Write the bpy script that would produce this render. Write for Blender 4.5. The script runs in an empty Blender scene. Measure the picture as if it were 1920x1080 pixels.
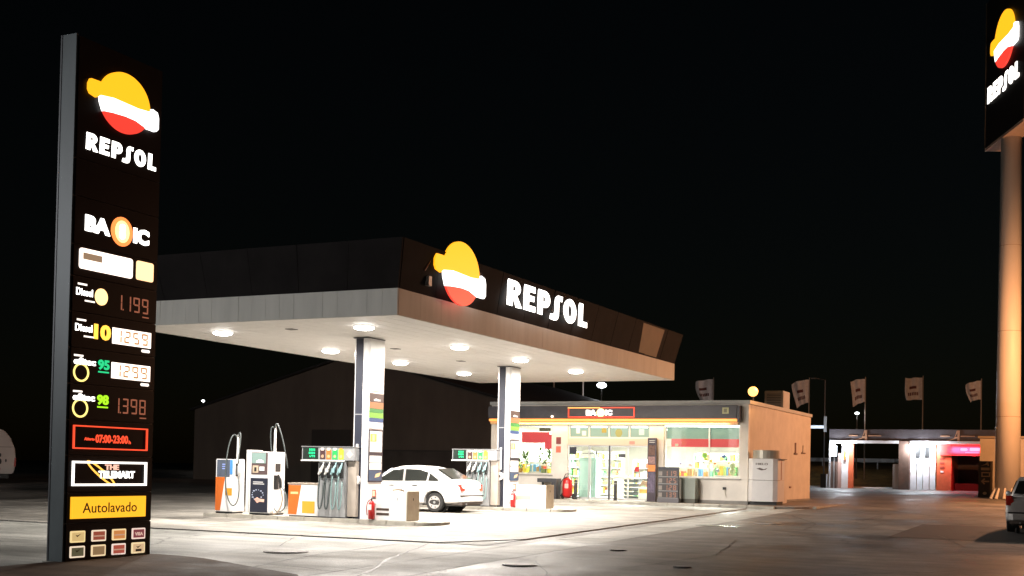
import bpy, bmesh, math, random
from mathutils import Vector, Matrix
random.seed(7)
S = bpy.context.scene
COL = S.collection

# ------------------------------------------------------------------ camera
yaw, pitch, roll, FPX, CY = 0.45258, 0.02083, 0.02027, 2272.3, 832.3
cz, sz = math.cos(yaw), math.sin(yaw)
fw = Vector((-sz*math.cos(pitch), cz*math.cos(pitch), math.sin(pitch)))
rt = Vector((cz, sz, 0)); up = rt.cross(fw)
r2 = rt*math.cos(roll)+up*math.sin(roll); u2 = -rt*math.sin(roll)+up*math.cos(roll)
cd = bpy.data.cameras.new('camera'); cam = bpy.data.objects.new('camera', cd); COL.objects.link(cam)
M4 = Matrix((r2, u2, -fw)).transposed().to_4x4(); M4.translation = (0, 0, 1.4)
cam.matrix_world = M4
cd.sensor_width = 36; cd.lens = 36*FPX/1920; cd.shift_y = (CY-540)/1920; cd.clip_end = 4000
S.camera = cam

# ------------------------------------------------------------------ night sky, exposure
w = bpy.data.worlds.new('World'); S.world = w; w.use_nodes = True
nt = w.node_tree; bg = nt.nodes['Background']
sky = nt.nodes.new('ShaderNodeTexSky'); sky.sky_type = 'NISHITA'; sky.sun_disc = False
sky.sun_elevation = math.radians(6); sky.sun_rotation = math.radians(200)
nt.links.new(sky.outputs[0], bg.inputs[0]); bg.inputs[1].default_value = 0.0007
S.view_settings.view_transform = 'Standard'; S.view_settings.look = 'None'
S.view_settings.exposure = 0.0; S.view_settings.gamma = 1
S.cycles.use_denoising = True; S.cycles.max_bounces = 6; S.cycles.diffuse_bounces = 4
S.cycles.sample_clamp_indirect = 6; S.cycles.caustics_reflective = False; S.cycles.caustics_refractive = False

def lamp(name, kind, loc, energy, color, parent=None, size=.4, rot=(0, 0, 0), spot=None, sizey=None):
    d = bpy.data.lights.new(name, kind); d.energy = energy; d.color = color
    if kind == 'AREA':
        d.shape = 'RECTANGLE' if sizey else 'DISK'; d.size = size
        if sizey: d.size_y = sizey
    else: d.shadow_soft_size = size
    if spot: d.spot_size = spot; d.spot_blend = .6
    o = bpy.data.objects.new(name, d); COL.objects.link(o)
    if parent: o.parent = parent; o.location = Vector(loc)-worldloc(parent)
    else: o.location = loc
    o.rotation_euler = rot
    return o

# ------------------------------------------------------------------ helpers
def zg(Y):
    if Y < 47: return -0.12+0.016*(max(Y, 12)-26)
    return .216+.008*(min(Y, 100)-47)

def worldloc(o):
    v = Vector((0, 0, 0))
    while o: v += o.location; o = o.parent
    return v

MATS = {}
def mat(name, col, rough=.6, metal=0., noise=0., nscale=4., bump=0., emis=None, stren=0., coat=0., vec=None, spec=.5):
    if name in MATS: return MATS[name]
    m = bpy.data.materials.new(name); m.use_nodes = True; t = m.node_tree; b = t.nodes['Principled BSDF']
    b.inputs['Base Color'].default_value = (*col, 1); b.inputs['Roughness'].default_value = rough
    b.inputs['Metallic'].default_value = metal; b.inputs['Specular IOR Level'].default_value = spec; b.inputs['Coat Weight'].default_value = coat
    if emis:
        b.inputs['Emission Color'].default_value = (*emis, 1); b.inputs['Emission Strength'].default_value = stren
    if noise or bump:
        tc = t.nodes.new('ShaderNodeNewGeometry'); mp = t.nodes.new('ShaderNodeMapping')
        t.links.new(tc.outputs['Position'], mp.inputs[0])
        if vec: mp.inputs['Scale'].default_value = vec
        n = t.nodes.new('ShaderNodeTexNoise'); n.inputs['Scale'].default_value = nscale
        n.inputs['Detail'].default_value = 6; n.inputs['Roughness'].default_value = .6
        t.links.new(mp.outputs[0], n.inputs['Vector'])
        if noise:
            r = t.nodes.new('ShaderNodeMapRange'); r.inputs[1].default_value = .3; r.inputs[2].default_value = .7
            r.inputs[3].default_value = 1-noise; r.inputs[4].default_value = 1+noise*.5
            t.links.new(n.outputs[0], r.inputs[0])
            mx = t.nodes.new('ShaderNodeMix'); mx.data_type = 'RGBA'; mx.blend_type = 'MULTIPLY'; mx.inputs[0].default_value = 1
            mx.inputs[6].default_value = (*col, 1); t.links.new(r.outputs[0], mx.inputs[7])
            t.links.new(mx.outputs[2], b.inputs['Base Color'])
        if bump:
            bp = t.nodes.new('ShaderNodeBump'); bp.inputs['Strength'].default_value = bump; bp.inputs['Distance'].default_value = .02
            t.links.new(n.outputs[0], bp.inputs['Height']); t.links.new(bp.outputs[0], b.inputs['Normal'])
    MATS[name] = m; return m

def glow(name, col, s): return mat(name, (.02, .02, .02) if s < .2 else tuple(c*.5 for c in col), .4, emis=col, stren=s)

def glass(name, tint, gl=.1):
    if name in MATS: return MATS[name]
    m = bpy.data.materials.new(name); m.use_nodes = True; t = m.node_tree
    t.nodes.remove(t.nodes['Principled BSDF']); out = t.nodes['Material Output']
    a = t.nodes.new('ShaderNodeBsdfTransparent'); a.inputs[0].default_value = (*tint, 1)
    g = t.nodes.new('ShaderNodeBsdfGlossy'); g.inputs['Roughness'].default_value = .03
    x = t.nodes.new('ShaderNodeMixShader')
    lw = t.nodes.new('ShaderNodeLayerWeight'); lw.inputs[0].default_value = .25
    ad = t.nodes.new('ShaderNodeMath'); ad.operation = 'MULTIPLY_ADD'; ad.inputs[1].default_value = .6; ad.inputs[2].default_value = gl
    t.links.new(lw.outputs['Fresnel'], ad.inputs[0]); t.links.new(ad.outputs[0], x.inputs[0])
    t.links.new(a.outputs[0], x.inputs[1]); t.links.new(g.outputs[0], x.inputs[2]); t.links.new(x.outputs[0], out.inputs[0])
    MATS[name] = m; return m

def ground_mat(name, col, scale=.35, crack=True, rough=(.55, .85), spec=.5, streak=(1, 1, 1), amp=.35, stain=True):
    m = bpy.data.materials.new(name); m.use_nodes = True; t = m.node_tree; b = t.nodes['Principled BSDF']; L = t.links.new
    tc = t.nodes.new('ShaderNodeTexCoord'); mp = t.nodes.new('ShaderNodeMapping'); mp.inputs['Scale'].default_value = streak
    L(tc.outputs['Object'], mp.inputs[0])
    def noise(s, d=8, r=.6, src=mp):
        n = t.nodes.new('ShaderNodeTexNoise'); n.inputs['Scale'].default_value = s; n.inputs['Detail'].default_value = d
        n.inputs['Roughness'].default_value = r; L(src.outputs[0], n.inputs['Vector']); return n
    n1, n2, n3 = noise(scale), noise(scale*5), noise(60, 3)
    def rng(src, lo, hi, a=.35, z=.65):
        r = t.nodes.new('ShaderNodeMapRange'); r.inputs[1].default_value = a; r.inputs[2].default_value = z
        r.inputs[3].default_value = lo; r.inputs[4].default_value = hi; L(src, r.inputs[0]); return r.outputs[0]
    def mul(a, c):
        r = t.nodes.new('ShaderNodeMath'); r.operation = 'MULTIPLY'; L(a, r.inputs[0]); L(c, r.inputs[1]); return r.outputs[0]
    v = mul(mul(rng(n1.outputs[0], 1-amp, 1+amp*.7), rng(n2.outputs[0], 1-amp*.6, 1+amp*.4)), rng(n3.outputs[0], .72, 1.22))
    bumpsrc = n2.outputs[0]
    if crack or stain:
        vo = t.nodes.new('ShaderNodeTexVoronoi'); vo.feature = 'DISTANCE_TO_EDGE'; vo.inputs['Scale'].default_value = .16
        wn = noise(.8, 5); mx = t.nodes.new('ShaderNodeMix'); mx.data_type = 'RGBA'; mx.inputs[0].default_value = .55; mx.blend_type = 'LINEAR_LIGHT'
        L(mp.outputs[0], mx.inputs[6]); L(wn.outputs['Color'], mx.inputs[7]); L(mx.outputs[2], vo.inputs['Vector'])
        v = mul(v, rng(vo.outputs[0], .45 if crack else 1, 1, .0, .006))
        # oil stains: sparse round blotches
        v2 = t.nodes.new('ShaderNodeTexVoronoi'); v2.inputs['Scale'].default_value = .45; L(mx.outputs[2], v2.inputs['Vector'])
        v = mul(v, rng(v2.outputs[0], .6, 1, .05, .32))
        # long tyre smears along the driving direction
        m3 = t.nodes.new('ShaderNodeMapping'); m3.inputs['Scale'].default_value = (.35, 2.2, 1); L(tc.outputs['Object'], m3.inputs[0])
        n4 = noise(1.1, 5, .55, m3); v = mul(v, rng(n4.outputs[0], .76, 1.08, .38, .6))
    mc = t.nodes.new('ShaderNodeMix'); mc.data_type = 'RGBA'; mc.blend_type = 'MULTIPLY'; mc.inputs[0].default_value = 1
    mc.inputs[6].default_value = (*col, 1); L(v, mc.inputs[7]); L(mc.outputs[2], b.inputs['Base Color'])
    L(rng(n1.outputs[0], rough[0], rough[1]), b.inputs['Roughness']); b.inputs['Specular IOR Level'].default_value = spec
    bp = t.nodes.new('ShaderNodeBump'); bp.inputs['Strength'].default_value = .25; bp.inputs['Distance'].default_value = .02
    L(n3.outputs[0], bp.inputs['Height'])
    b2 = t.nodes.new('ShaderNodeBump'); b2.inputs['Strength'].default_value = .3; b2.inputs['Distance'].default_value = .05
    L(bumpsrc, b2.inputs['Height']); L(bp.outputs[0], b2.inputs['Normal']); L(b2.outputs[0], b.inputs['Normal'])
    MATS[name] = m; return m

class MB:
    """collects shapes in world coordinates, builds one mesh object"""
    def __init__(s): s.v = []; s.f = []
    def add(s, vs, fs):
        k = len(s.v); s.v += [Vector(a) for a in vs]; s.f += [tuple(i+k for i in f) for f in fs]; return s
    def box(s, x0, x1, y0, y1, z0, z1):
        v = [(x0, y0, z0), (x1, y0, z0), (x1, y1, z0), (x0, y1, z0), (x0, y0, z1), (x1, y0, z1), (x1, y1, z1), (x0, y1, z1)]
        return s.add(v, [(3, 2, 1, 0), (4, 5, 6, 7), (0, 1, 5, 4), (1, 2, 6, 5), (2, 3, 7, 6), (3, 0, 4, 7)])
    def hexa(s, b, t):  # bottom 4 pts, top 4 pts (ccw)
        return s.add(list(b)+list(t), [(3, 2, 1, 0), (4, 5, 6, 7), (0, 1, 5, 4), (1, 2, 6, 5), (2, 3, 7, 6), (3, 0, 4, 7)])
    def prism(s, pts, axis, a, b):  # pts 2D; axis = extrusion axis
        def P(p, q):
            return {0: (q, p[0], p[1]), 1: (p[0], q, p[1]), 2: (p[0], p[1], q)}[axis]
        n = len(pts); v = [P(p, a) for p in pts]+[P(p, b) for p in pts]
        f = [tuple(range(n))[::-1], tuple(range(n, 2*n))]+[(i, (i+1) % n, n+(i+1) % n, n+i) for i in range(n)]
        return s.add(v, f)
    def tube(s, path, r, n=8, cap=True):
        path = [Vector(p) for p in path]; rings = []
        rr = r if isinstance(r, (list, tuple)) else [r]*len(path)
        prev = None
        for i, p in enumerate(path):
            d = (path[min(i+1, len(path)-1)]-path[max(i-1, 0)]).normalized()
            if prev is None:
                a = Vector((0, 0, 1)) if abs(d.z) < .9 else Vector((1, 0, 0))
                prev = d.cross(a).normalized()
            else: prev = (prev-d*prev.dot(d)).normalized()
            e = d.cross(prev)
            rings.append([p+(prev*math.cos(2*math.pi*k/n)+e*math.sin(2*math.pi*k/n))*rr[i] for k in range(n)])
        v = [q for R in rings for q in R]; f = []
        for i in range(len(path)-1):
            for k in range(n): f.append((i*n+k, i*n+(k+1) % n, (i+1)*n+(k+1) % n, (i+1)*n+k))
        if cap: f += [tuple(range(n))[::-1], tuple(range(len(v)-n, len(v)))]
        return s.add(v, f)
    def sphere(s, c, r, n=10, sq=(1, 1, 1)):
        v = []; f = []
        for i in range(n+1):
            th = math.pi*i/n
            for k in range(2*n):
                ph = math.pi*k/n
                v.append((c[0]+r*sq[0]*math.sin(th)*math.cos(ph), c[1]+r*sq[1]*math.sin(th)*math.sin(ph), c[2]+r*sq[2]*math.cos(th)))
        for i in range(n):
            for k in range(2*n): f.append((i*2*n+k, (i+1)*2*n+k, (i+1)*2*n+(k+1) % (2*n), i*2*n+(k+1) % (2*n)))
        return s.add(v, f)
    def build(s, name, m, parent=None, smooth=False, bevel=0, kind=None):
        me = bpy.data.meshes.new(name)
        off = worldloc(parent) if parent else Vector((0, 0, 0))
        me.from_pydata([tuple(v-off) for v in s.v], [], s.f); me.materials.append(m); me.validate()
        bm = bmesh.new(); bm.from_mesh(me)
        bmesh.ops.recalc_face_normals(bm, faces=bm.faces)
        if bevel: bmesh.ops.bevel(bm, geom=[e for e in bm.edges if e.calc_face_angle(0) > .5], offset=bevel, segments=2, affect='EDGES')
        if smooth:
            for fc in bm.faces: fc.smooth = True
        bm.to_mesh(me); bm.free()
        o = bpy.data.objects.new(name, me); COL.objects.link(o)
        if parent: o.parent = parent
        if kind: o['kind'] = kind
        return o

def box(name, m, parent, x0, x1, y0, y1, z0, z1, bevel=0): return MB().box(x0, x1, y0, y1, z0, z1).build(name, m, parent, bevel=bevel)
def tag(o, label, cat, group=None):
    o['label'] = label; o['category'] = cat
    if group: o['group'] = group
    return o
def thing(name, label, cat, loc, group=None):
    o = bpy.data.objects.new(name, None); COL.objects.link(o); o.location = loc; o.empty_display_size = .2
    return tag(o, label, cat, group)
def dup(root, loc, rotz=0, label=None):
    def cp(o, p):
        c = o.copy(); COL.objects.link(c); c.parent = p
        for ch in list(o.children): cp(ch, c)
        return c
    r = cp(root, None); r.location = loc; r.rotation_euler = (0, 0, rotz)
    if label: r['label'] = label
    return r

# flat shapes on a vertical plane: plane=('x', X, dir) faces +X (right = +Y); plane=('y', Y, dir) faces -Y (right = +X)
def place_flat(me_src, plane, depth):
    pass
def flat(name, loops, m, parent, plane, depth=.02, text=None, box4=None, bold=0., shear=0.):
    kind, c = plane
    if text is not None:
        cu = bpy.data.curves.new(name, 'FONT'); cu.body = text; cu.offset = bold; cu.resolution_u = 3; cu.shear = shear
        cu.size = 1
    else:
        cu = bpy.data.curves.new(name, 'CURVE'); cu.dimensions = '2D'; cu.fill_mode = 'BOTH'
        for lp in loops:
            sp = cu.splines.new('POLY'); sp.points.add(len(lp)-1); sp.use_cyclic_u = True
            for i, p in enumerate(lp): sp.points[i].co = (p[0], p[1], 0, 1)
    cu.extrude = .5
    to = bpy.data.objects.new('tmp', cu)
    COL.objects.link(to); bpy.context.view_layer.update()
    me = bpy.data.meshes.new_from_object(to.evaluated_get(bpy.context.evaluated_depsgraph_get()))
    bpy.data.objects.remove(to); bpy.data.curves.remove(cu)
    xs = [v.co.x for v in me.vertices]; ys = [v.co.y for v in me.vertices]
    if box4:
        u0, u1, v0, v1 = box4; ax, bx, ay, by = min(xs), max(xs), min(ys), max(ys)
        fu = lambda x: u0+(x-ax)/(bx-ax)*(u1-u0); fv = lambda y: v0+(y-ay)/(by-ay)*(v1-v0)
    else: fu = fv = lambda q: q
    off = worldloc(parent) if parent else Vector((0, 0, 0))
    for v in me.vertices:
        u, q, d = fu(v.co.x), fv(v.co.y), (v.co.z+.5)*depth
        P = Vector((c+d, u, q)) if kind == 'x' else Vector((u, c-d, q))
        v.co = P-off
    me.name = name; me.materials.clear(); me.materials.append(m)
    o = bpy.data.objects.new(name, me); COL.objects.link(o); o.parent = parent
    return o
def text(name, s, m, parent, plane, u0, u1, v0, v1, depth=.012, bold=0.03, shear=0.): return flat(name, None, m, parent, plane, depth, s, (u0, u1, v0, v1), bold, shear)
def panel(name, m, parent, plane, u0, u1, v0, v1, depth=.02, bevel=0):
    k, c = plane
    if k == 'x': return box(name, m, parent, c, c+depth, u0, u1, v0, v1, bevel)
    return box(name, m, parent, u0, u1, c-depth, c, v0, v1, bevel)
def frame(name, m, parent, plane, u0, u1, v0, v1, t, depth=.03):
    return flat(name, [[(u0, v0), (u1, v0), (u1, v1), (u0, v1)], [(u0+t, v0+t), (u1-t, v0+t), (u1-t, v1-t), (u0+t, v1-t)]], m, parent, plane, depth)
def arc(cx, cy, rx, ry, a0, a1, n=16):
    return [(cx+rx*math.cos(math.radians(a0+(a1-a0)*i/n)), cy+ry*math.sin(math.radians(a0+(a1-a0)*i/n))) for i in range(n+1)]

# ------------------------------------------------------------------ materials
WHITE = mat('white_paint', (.78, .78, .75), .45, noise=.08, nscale=3)
WHITE_G = mat('white_gloss', (.8, .8, .8), .25, noise=.04)
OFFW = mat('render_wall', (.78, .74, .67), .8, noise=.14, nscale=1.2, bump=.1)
GREYM = mat('grey_metal', (.35, .36, .37), .4, .3, noise=.12)
DARKM = mat('dark_metal', (.05, .05, .055), .45, noise=.15)
NAVY = mat('navy_panel', (.018, .021, .036), .4, noise=.1)
BLACK = mat('black_plastic', (.015, .015, .015), .5)
RUBBER = mat('rubber', (.02, .02, .02), .7)
ORANGE = mat('orange_paint', (.6, .14, .02), .4, noise=.06)
YELLOW = mat('yellow_paint', (.7, .33, .03), .4)
RED = mat('red_paint', (.55, .02, .02), .3, noise=.06)
FASC_DK = mat('dark_fascia', (.014, .012, .012), .8, noise=.35, nscale=1.5, spec=.1)
FASC_LT = mat('light_fascia', (.62, .60, .55), .6, noise=.1, nscale=3, vec=(1, 1, .15))
SOFFIT = mat('soffit_sheet', (.74, .71, .68), .5, noise=.06)
CONC = mat('kerb_concrete', (.4, .38, .33), .8, noise=.3, nscale=3, bump=.3)
CREAM = mat('cream_metal', (.42, .37, .28), .5, noise=.15)
G_WHITE = glow('lit_white', (1, .95, .88), 4.0)
G_WHITE2 = glow('lit_white_soft', (1, .9, .8), 1.6)
G_YEL = glow('lit_yellow', (1, .42, .012), 1.5)
G_RED = glow('lit_red', (.95, .055, .035), 1.1)
G_ORNG = glow('lit_orange', (1, .25, .03), 1.6)
G_AMB = glow('lit_amber_tube', (1, .36, .08), 1.8)
G_NEON = glow('neon_red', (1, .08, .03), 1.2)
G_GREEN = glow('lit_green', (.01, .75, .28), 1.0)
G_LIME = glow('lit_lime', (.45, 1, .02), 1.1)
G_DIG = glow('faint_digit', (.5, .16, .09), .55)
G_WARMP = glow('lit_warm_panel', (1, .82, .7), 2.4)
G_LAMP = glow('lamp_lens', (1, .97, .92), 18)
G_SOD = glow('sodium_lens', (1, .46, .12), 3.2)
G_COOL = glow('cool_lens', (.88, .93, 1), 12)
G_PINK = glow('lit_pink', (1, .12, .17), 2.6)

# ------------------------------------------------------------------ ground
def sheet(name, m, xs, ys, lift, parent=None, kind='structure', thick=0):
    b = MB(); n = len(ys); v = []
    for y in ys:
        for x in xs: v.append((x, y, zg(y)+lift))
    k = len(xs); f = [(j*k+i, j*k+i+1, (j+1)*k+i+1, (j+1)*k+i) for j in range(n-1) for i in range(k-1)]
    b.add(v, f)
    if thick:
        loop = [(xs[0], y) for y in ys][::-1]+[(x, ys[0]) for x in xs[1:]]+[(xs[-1], y) for y in ys[1:]]+[(x, ys[-1]) for x in xs[::-1][1:]]
        m2 = len(loop); vv = [(x, y, zg(y)+lift) for x, y in loop]+[(x, y, zg(y)+lift-thick) for x, y in loop]
        b.add(vv, [(i, (i+1) % m2, m2+(i+1) % m2, m2+i) for i in range(m2)])
    o = b.build(name, m, parent)
    if kind: o['kind'] = kind
    return o
ASPH = ground_mat('worn_asphalt', (.18, .168, .148), .3, True, (.38, .75), .55, (1, .8, 1), .42)
SLAB = ground_mat('forecourt_concrete', (.29, .275, .245), .4, False, (.5, .8), .4, (.7, 1, 1), .38)
PAVE = ground_mat('pavement_concrete', (.12, .08, .055), .8, False, (.6, .9), .3, amp=.3)
ground = sheet('ground', ASPH, [-900, -60, -30, -11, 0, 30, 900], [-60, 0, 12, 20, 26, 35, 47, 60, 80, 100, 300, 2500], 0)
# raised concrete forecourt of cast slabs
fore = sheet('forecourt', SLAB, [-34, -11.35], [22.15, 26, 30, 34, 38, 42.3], .012)
xs = [-34, -29.4, -24.9, -20.4, -15.9, -11.3]; ysl = [22.1, 26.2, 30.3, 34.4, 38.5, 42.35]
for i in range(5):
    for j in range(5):
        x0, x1, y0, y1 = xs[i]+.012, xs[i+1]-.012, ysl[j]+.012, ysl[j+1]-.012
        if i == 4 and j == 0:
            P = [(x0, y0), (x1-1.1, y0), (x1, y0+1.9), (x1, y1), (x0, y1)]
            b = MB(); b.add([(x, y, zg(y)+.03) for x, y in P]+[(x, y, zg(y)-.05) for x, y in P],
                            [(0, 1, 2, 3, 4), (9, 8, 7, 6, 5)]+[(k, (k+1) % 5, 5+(k+1) % 5, 5+k) for k in range(5)])
            b.build('concrete_slab', SLAB, fore)
        else:
            MB().hexa([(x0, y0, zg(y0)-.05), (x1, y0, zg(y0)-.05), (x1, y1, zg(y1)-.05), (x0, y1, zg(y1)-.05)],
                      [(x0, y0, zg(y0)+.03), (x1, y0, zg(y0)+.03), (x1, y1, zg(y1)+.03), (x0, y1, zg(y1)+.03)]).build('concrete_slab', SLAB, fore)
# concrete road lane in front of the forecourt
LANE = ground_mat('lane_concrete', (.42, .42, .385), .35, True, (.42, .78), .5, (.6, 1, 1), .3)
lane = sheet('lane', LANE, [-60, -30, -20, -10.9], [12.2, 15, 18, 22.07], .004)
lane2 = sheet('lane', LANE, [-10.85, -9.6], [12.2, 18, 24, 30, 38, 46], .004)
# near pavement with kerb
P = [(-15.3, 10.2), (-6.0, 9.0), (-10.9, 15.1), (-13.85, 16.45), (-14.5, 16.6), (-15.35, 16.62)]
b = MB(); n = len(P)
b.add([(x, y, zg(y)+.04) for x, y in P]+[(x, y, zg(y)-.05) for x, y in P], [tuple(range(n))]+[(k, (k+1) % n, n+(k+1) % n, n+k) for k in range(n)])
b.build('pavement', PAVE, None, kind='structure')
# sunken tar seams
TAR = mat('tar', (.012, .012, .011), .5)
def seam(pts, wd=.035):
    v = []; f = []; q = []
    for a, c in zip(pts[:-1], pts[1:]):
        L = math.hypot(c[0]-a[0], c[1]-a[1]); k = max(2, int(L/.35))
        for i in range(k): q.append((a[0]+(c[0]-a[0])*i/k, a[1]+(c[1]-a[1])*i/k))
    q.append(pts[-1])
    for i, p in enumerate(q):
        a, c = q[max(0, i-1)], q[min(len(q)-1, i+1)]; dx, dy = c[0]-a[0], c[1]-a[1]; L = math.hypot(dx, dy) or 1
        ww = wd*random.uniform(.4, 1.1); jx = random.uniform(-.03, .03)
        for s in (-1, 1): v.append((p[0]-dy/L*(ww*s+jx), p[1]+dx/L*(ww*s+jx), zg(p[1])+.009))
    f = [(2*i, 2*i+1, 2*i+3, 2*i+2) for i in range(len(q)-1)]
    MB().add(v, f).build('tar_seam', TAR, ground)
seam([(-12.5, 21.9), (-11.4, 18.6), (-10.3, 16.1), (-9.6, 13.6)])
seam([(-11.1, 24.3), (-9.9, 25.8), (-8.2, 27.2), (-4.6, 28.3)], .025)
seam([(-11.0, 30.0), (-8.3, 31.2), (-6.4, 30.6)], .03)
seam([(-9.5, 20.5), (-7.2, 21.0), (-4.4, 19.4), (-1.0, 19.9)], .02)
seam([(-11.0, 36.0), (-6.0, 38.2), (-2.8, 37.4)], .03)
seam([(-7.2, 19.0), (-6.6, 22.6), (-7.4, 26.9)], .02)
seam([(-13.0, 21.8), (-12.9, 18.4), (-12.2, 14.9)], .02); seam([(-10.6, 20.4), (-9.0, 19.6), (-7.8, 17.4)], .02)
seam([(-5.2, 33.5), (-3.6, 31.6), (-2.6, 27.8)], .025); seam([(-8.9, 39.0), (-7.2, 34.5), (-6.9, 31.5)], .02); seam([(-15.8, 21.7), (-14.6, 19.6), (-14.7, 17.6)], .018)
# patch of darker repaired asphalt
sheet('asphalt_patch', mat('patch_asphalt', (.03, .03, .03), .75, noise=.3, nscale=8, bump=.4), [-4.6, -1, 3], [30.2, 31, 33, 36.6], .006)

# shallow puddles in dips of the tarmac
WET = mat('puddle_water', (.03, .028, .025), .18)
def puddle(x, y, rx, ry, sd):
    rp = random.Random(sd); n = 22
    pts = [(x+rx*math.cos(6.283*i/n)*rp.uniform(.7, 1.15), y+ry*math.sin(6.283*i/n)*rp.uniform(.7, 1.15)) for i in range(n)]
    MB().add([(a, c, zg(c)+.011) for a, c in pts], [tuple(range(n))]).build('puddle', WET, ground)
puddle(-9.3, 31.9, .7, .22, 2); puddle(-8.5, 33.8, .5, .2, 3)
# manhole covers
def manhole(x, y, r, label):
    t = thing('manhole_cover', label, 'manhole cover', (x, y, zg(y)+.004), 'manhole covers in the tarmac')
    z = zg(y)+.006
    MB().tube([(x, y, z), (x, y, z+.012)], r, 28).build('frame_ring', mat('cast_iron', (.13, .125, .12), .5, .3, noise=.3, nscale=20), t)
    MB().tube([(x, y, z+.01), (x, y, z+.02)], r*.85, 28).build('lid', mat('cast_iron_lid', (.22, .21, .20), .5, .3, noise=.3, nscale=30, bump=.4), t)
manhole(-13.7, 18.6, .42, 'round iron manhole cover on the pale lane, right of the tall price sign')
manhole(-8.9, 18.7, .3, 'round shiny manhole cover nearest the bottom edge of the picture, centre')
manhole(-8.6, 22.6, .17, 'small bright access cover in the tarmac right of the forecourt corner')
manhole(-6.4, 19.9, .16, 'small bright access cover, rightmost in the foreground tarmac')

# ------------------------------------------------------------------ shape library: emblem and letters
def emblem(parent, plane, cu, cv, ru, rv, depth=.12, tilt=0.):
    T = lambda L: [(cu+p[0]*ru, cv+(p[1]+tilt*p[0])*rv) for p in L]
    # upper edge and lower edge of the white band
    upper = [(-1.0, -.05), (-.5, .02), (0, .0), (.5, -.02), (.97, .02)]
    yel = arc(0, 0, 1, 1, 3, 158, 26)+[(-1.05, .39), (-1.36, .38), (-1.43, .22), (-1.43, .02), (-1.36, -.10), (-1.12, -.16)]+upper[0:1]+upper[1:]
    white = [(-1.0, -.06), (-.5, .01), (0, -.01), (.5, -.03), (.99, .01), (1.02, .12), (1.1, .14), (1.3, .08), (1.36, -.1), (1.36, -.48), (1.27, -.58), (.78, -.58), (.4, -.46), (0, -.44), (-.5, -.47), (-.86, -.52), (-.97, -.25)]
    red = [(-.86, -.53), (-.5, -.48), (0, -.45), (.4, -.47), (.8, -.59)]+arc(0, 0, 1, 1, -36, -148, 24)
    flat('emblem_yellow', [T(yel)], G_YEL, parent, plane, depth)
    flat('emblem_white', [T(white)], glow('lit_emblem_white', (1, .98, .95), 2.6), parent, plane, depth+.01)
    flat('emblem_red', [T(red)], G_RED, parent, plane, depth)
R_ = [[(0, 0), (.04, 1), (.52, 1)]+arc(.52, .72, .36, .28, 90, -55, 10)+[(.62, .45), (.98, .0), (.62, -.02), (.38, .36), (.34, .36), (.34, 0)],
      [(.36, .80), (.5, .8), (.57, .74), (.57, .66), (.48, .6), (.35, .6)]]
E_ = [[(0, 0), (.04, 1), (.8, 1), (.8, .77), (.38, .77), (.37, .62), (.74, .62), (.72, .41), (.36, .41), (.34, .22), (.8, .22), (.8, 0)]]
P_ = [[(0, 0), (.04, 1), (.52, 1)]+arc(.52, .66, .38, .34, 90, -90, 12)+[(.35, .32), (.33, 0)],
      [(.36, .78), (.5, .78), (.57, .72), (.57, .6), (.5, .54), (.36, .54)]]
S_ = [[(.86, .78), (.9, 1), (.66, 1.0)]+arc(.6, .72, .27, .28, 90, 180, 6)+[(.33, .32)]+arc(.2, .3, .1, .12, 0, -90, 4)+[(0, .16), (-.06, -.06), (.26, -.08)]+arc(.33, .22, .28, .29, -80, 0, 6)+[(.63, .72)]+arc(.72, .7, .09, .1, 180, 90, 4)]
O_ = [arc(.5, .5, .5, .52, 0, 350, 26), arc(.5, .5, .17, .27, 0, 350, 18)]
L_ = [[(0, 0), (.04, 1), (.36, 1), (.33, .23), (.72, .23), (.72, 0)]]
def brandword(parent, plane, u0, u1, v0, v1, depth=.06, m=None):
    adv = [(R_, 1.12), (E_, 1.0), (P_, .98), (S_, 1.02), (O_, 1.22), (L_, .72)]
    tot = sum(a for _, a in adv); sc = (u1-u0)/tot; x = 0
    for k, (g, a) in enumerate(adv):
        o = flat('letter', [[(u0+(x+p[0])*sc, v0+p[1]*(v1-v0)) for p in lp] for lp in g], m or G_WHITE, parent, plane, depth)
        x += a
# seven segment digits
SEG = {'0': 'abcdef', '1': 'bc', '2': 'abged', '3': 'abgcd', '4': 'fgbc', '5': 'afgcd', '6': 'afgedc', '7': 'abc', '8': 'abcdefg', '9': 'abcdfg'}
def digits(s, m, parent, plane, u0, u1, v0, v1, depth=.006, name='price_digits', t=.16):
    k, c = plane; n = len([ch for ch in s if ch != '.']); wd = (u1-u0)/n; h = v1-v0; b = MB(); i = 0
    def q(a0, a1, b0, b1):
        if k == 'x': b.box(c, c+depth, a0, a1, b0, b1)
        else: b.box(a0, a1, c-depth, c, b0, b1)
    for ch in s:
        x = u0+i*wd
        if ch == '.': q(x-.12*wd, x-.02*wd, v0, v0+.1*h); continue
        L, Rr, tt = x+.08*wd, x+.8*wd, t*wd; g = tt*.15
        for sgm in SEG[ch]:
            if sgm == 'a': q(L+tt, Rr-tt, v1-tt, v1)
            if sgm == 'd': q(L+tt, Rr-tt, v0, v0+tt)
            if sgm == 'g': q(L+tt, Rr-tt, (v0+v1)/2-tt/2, (v0+v1)/2+tt/2)
            if sgm == 'f': q(L, L+tt, (v0+v1)/2+g, v1-g)
            if sgm == 'b': q(Rr-tt, Rr, (v0+v1)/2+g, v1-g)
            if sgm == 'e': q(L, L+tt, v0+g, (v0+v1)/2-g)
            if sgm == 'c': q(Rr-tt, Rr, v0+g, (v0+v1)/2-g)
        i += 1
    return b.build(name, m, parent)
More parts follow.
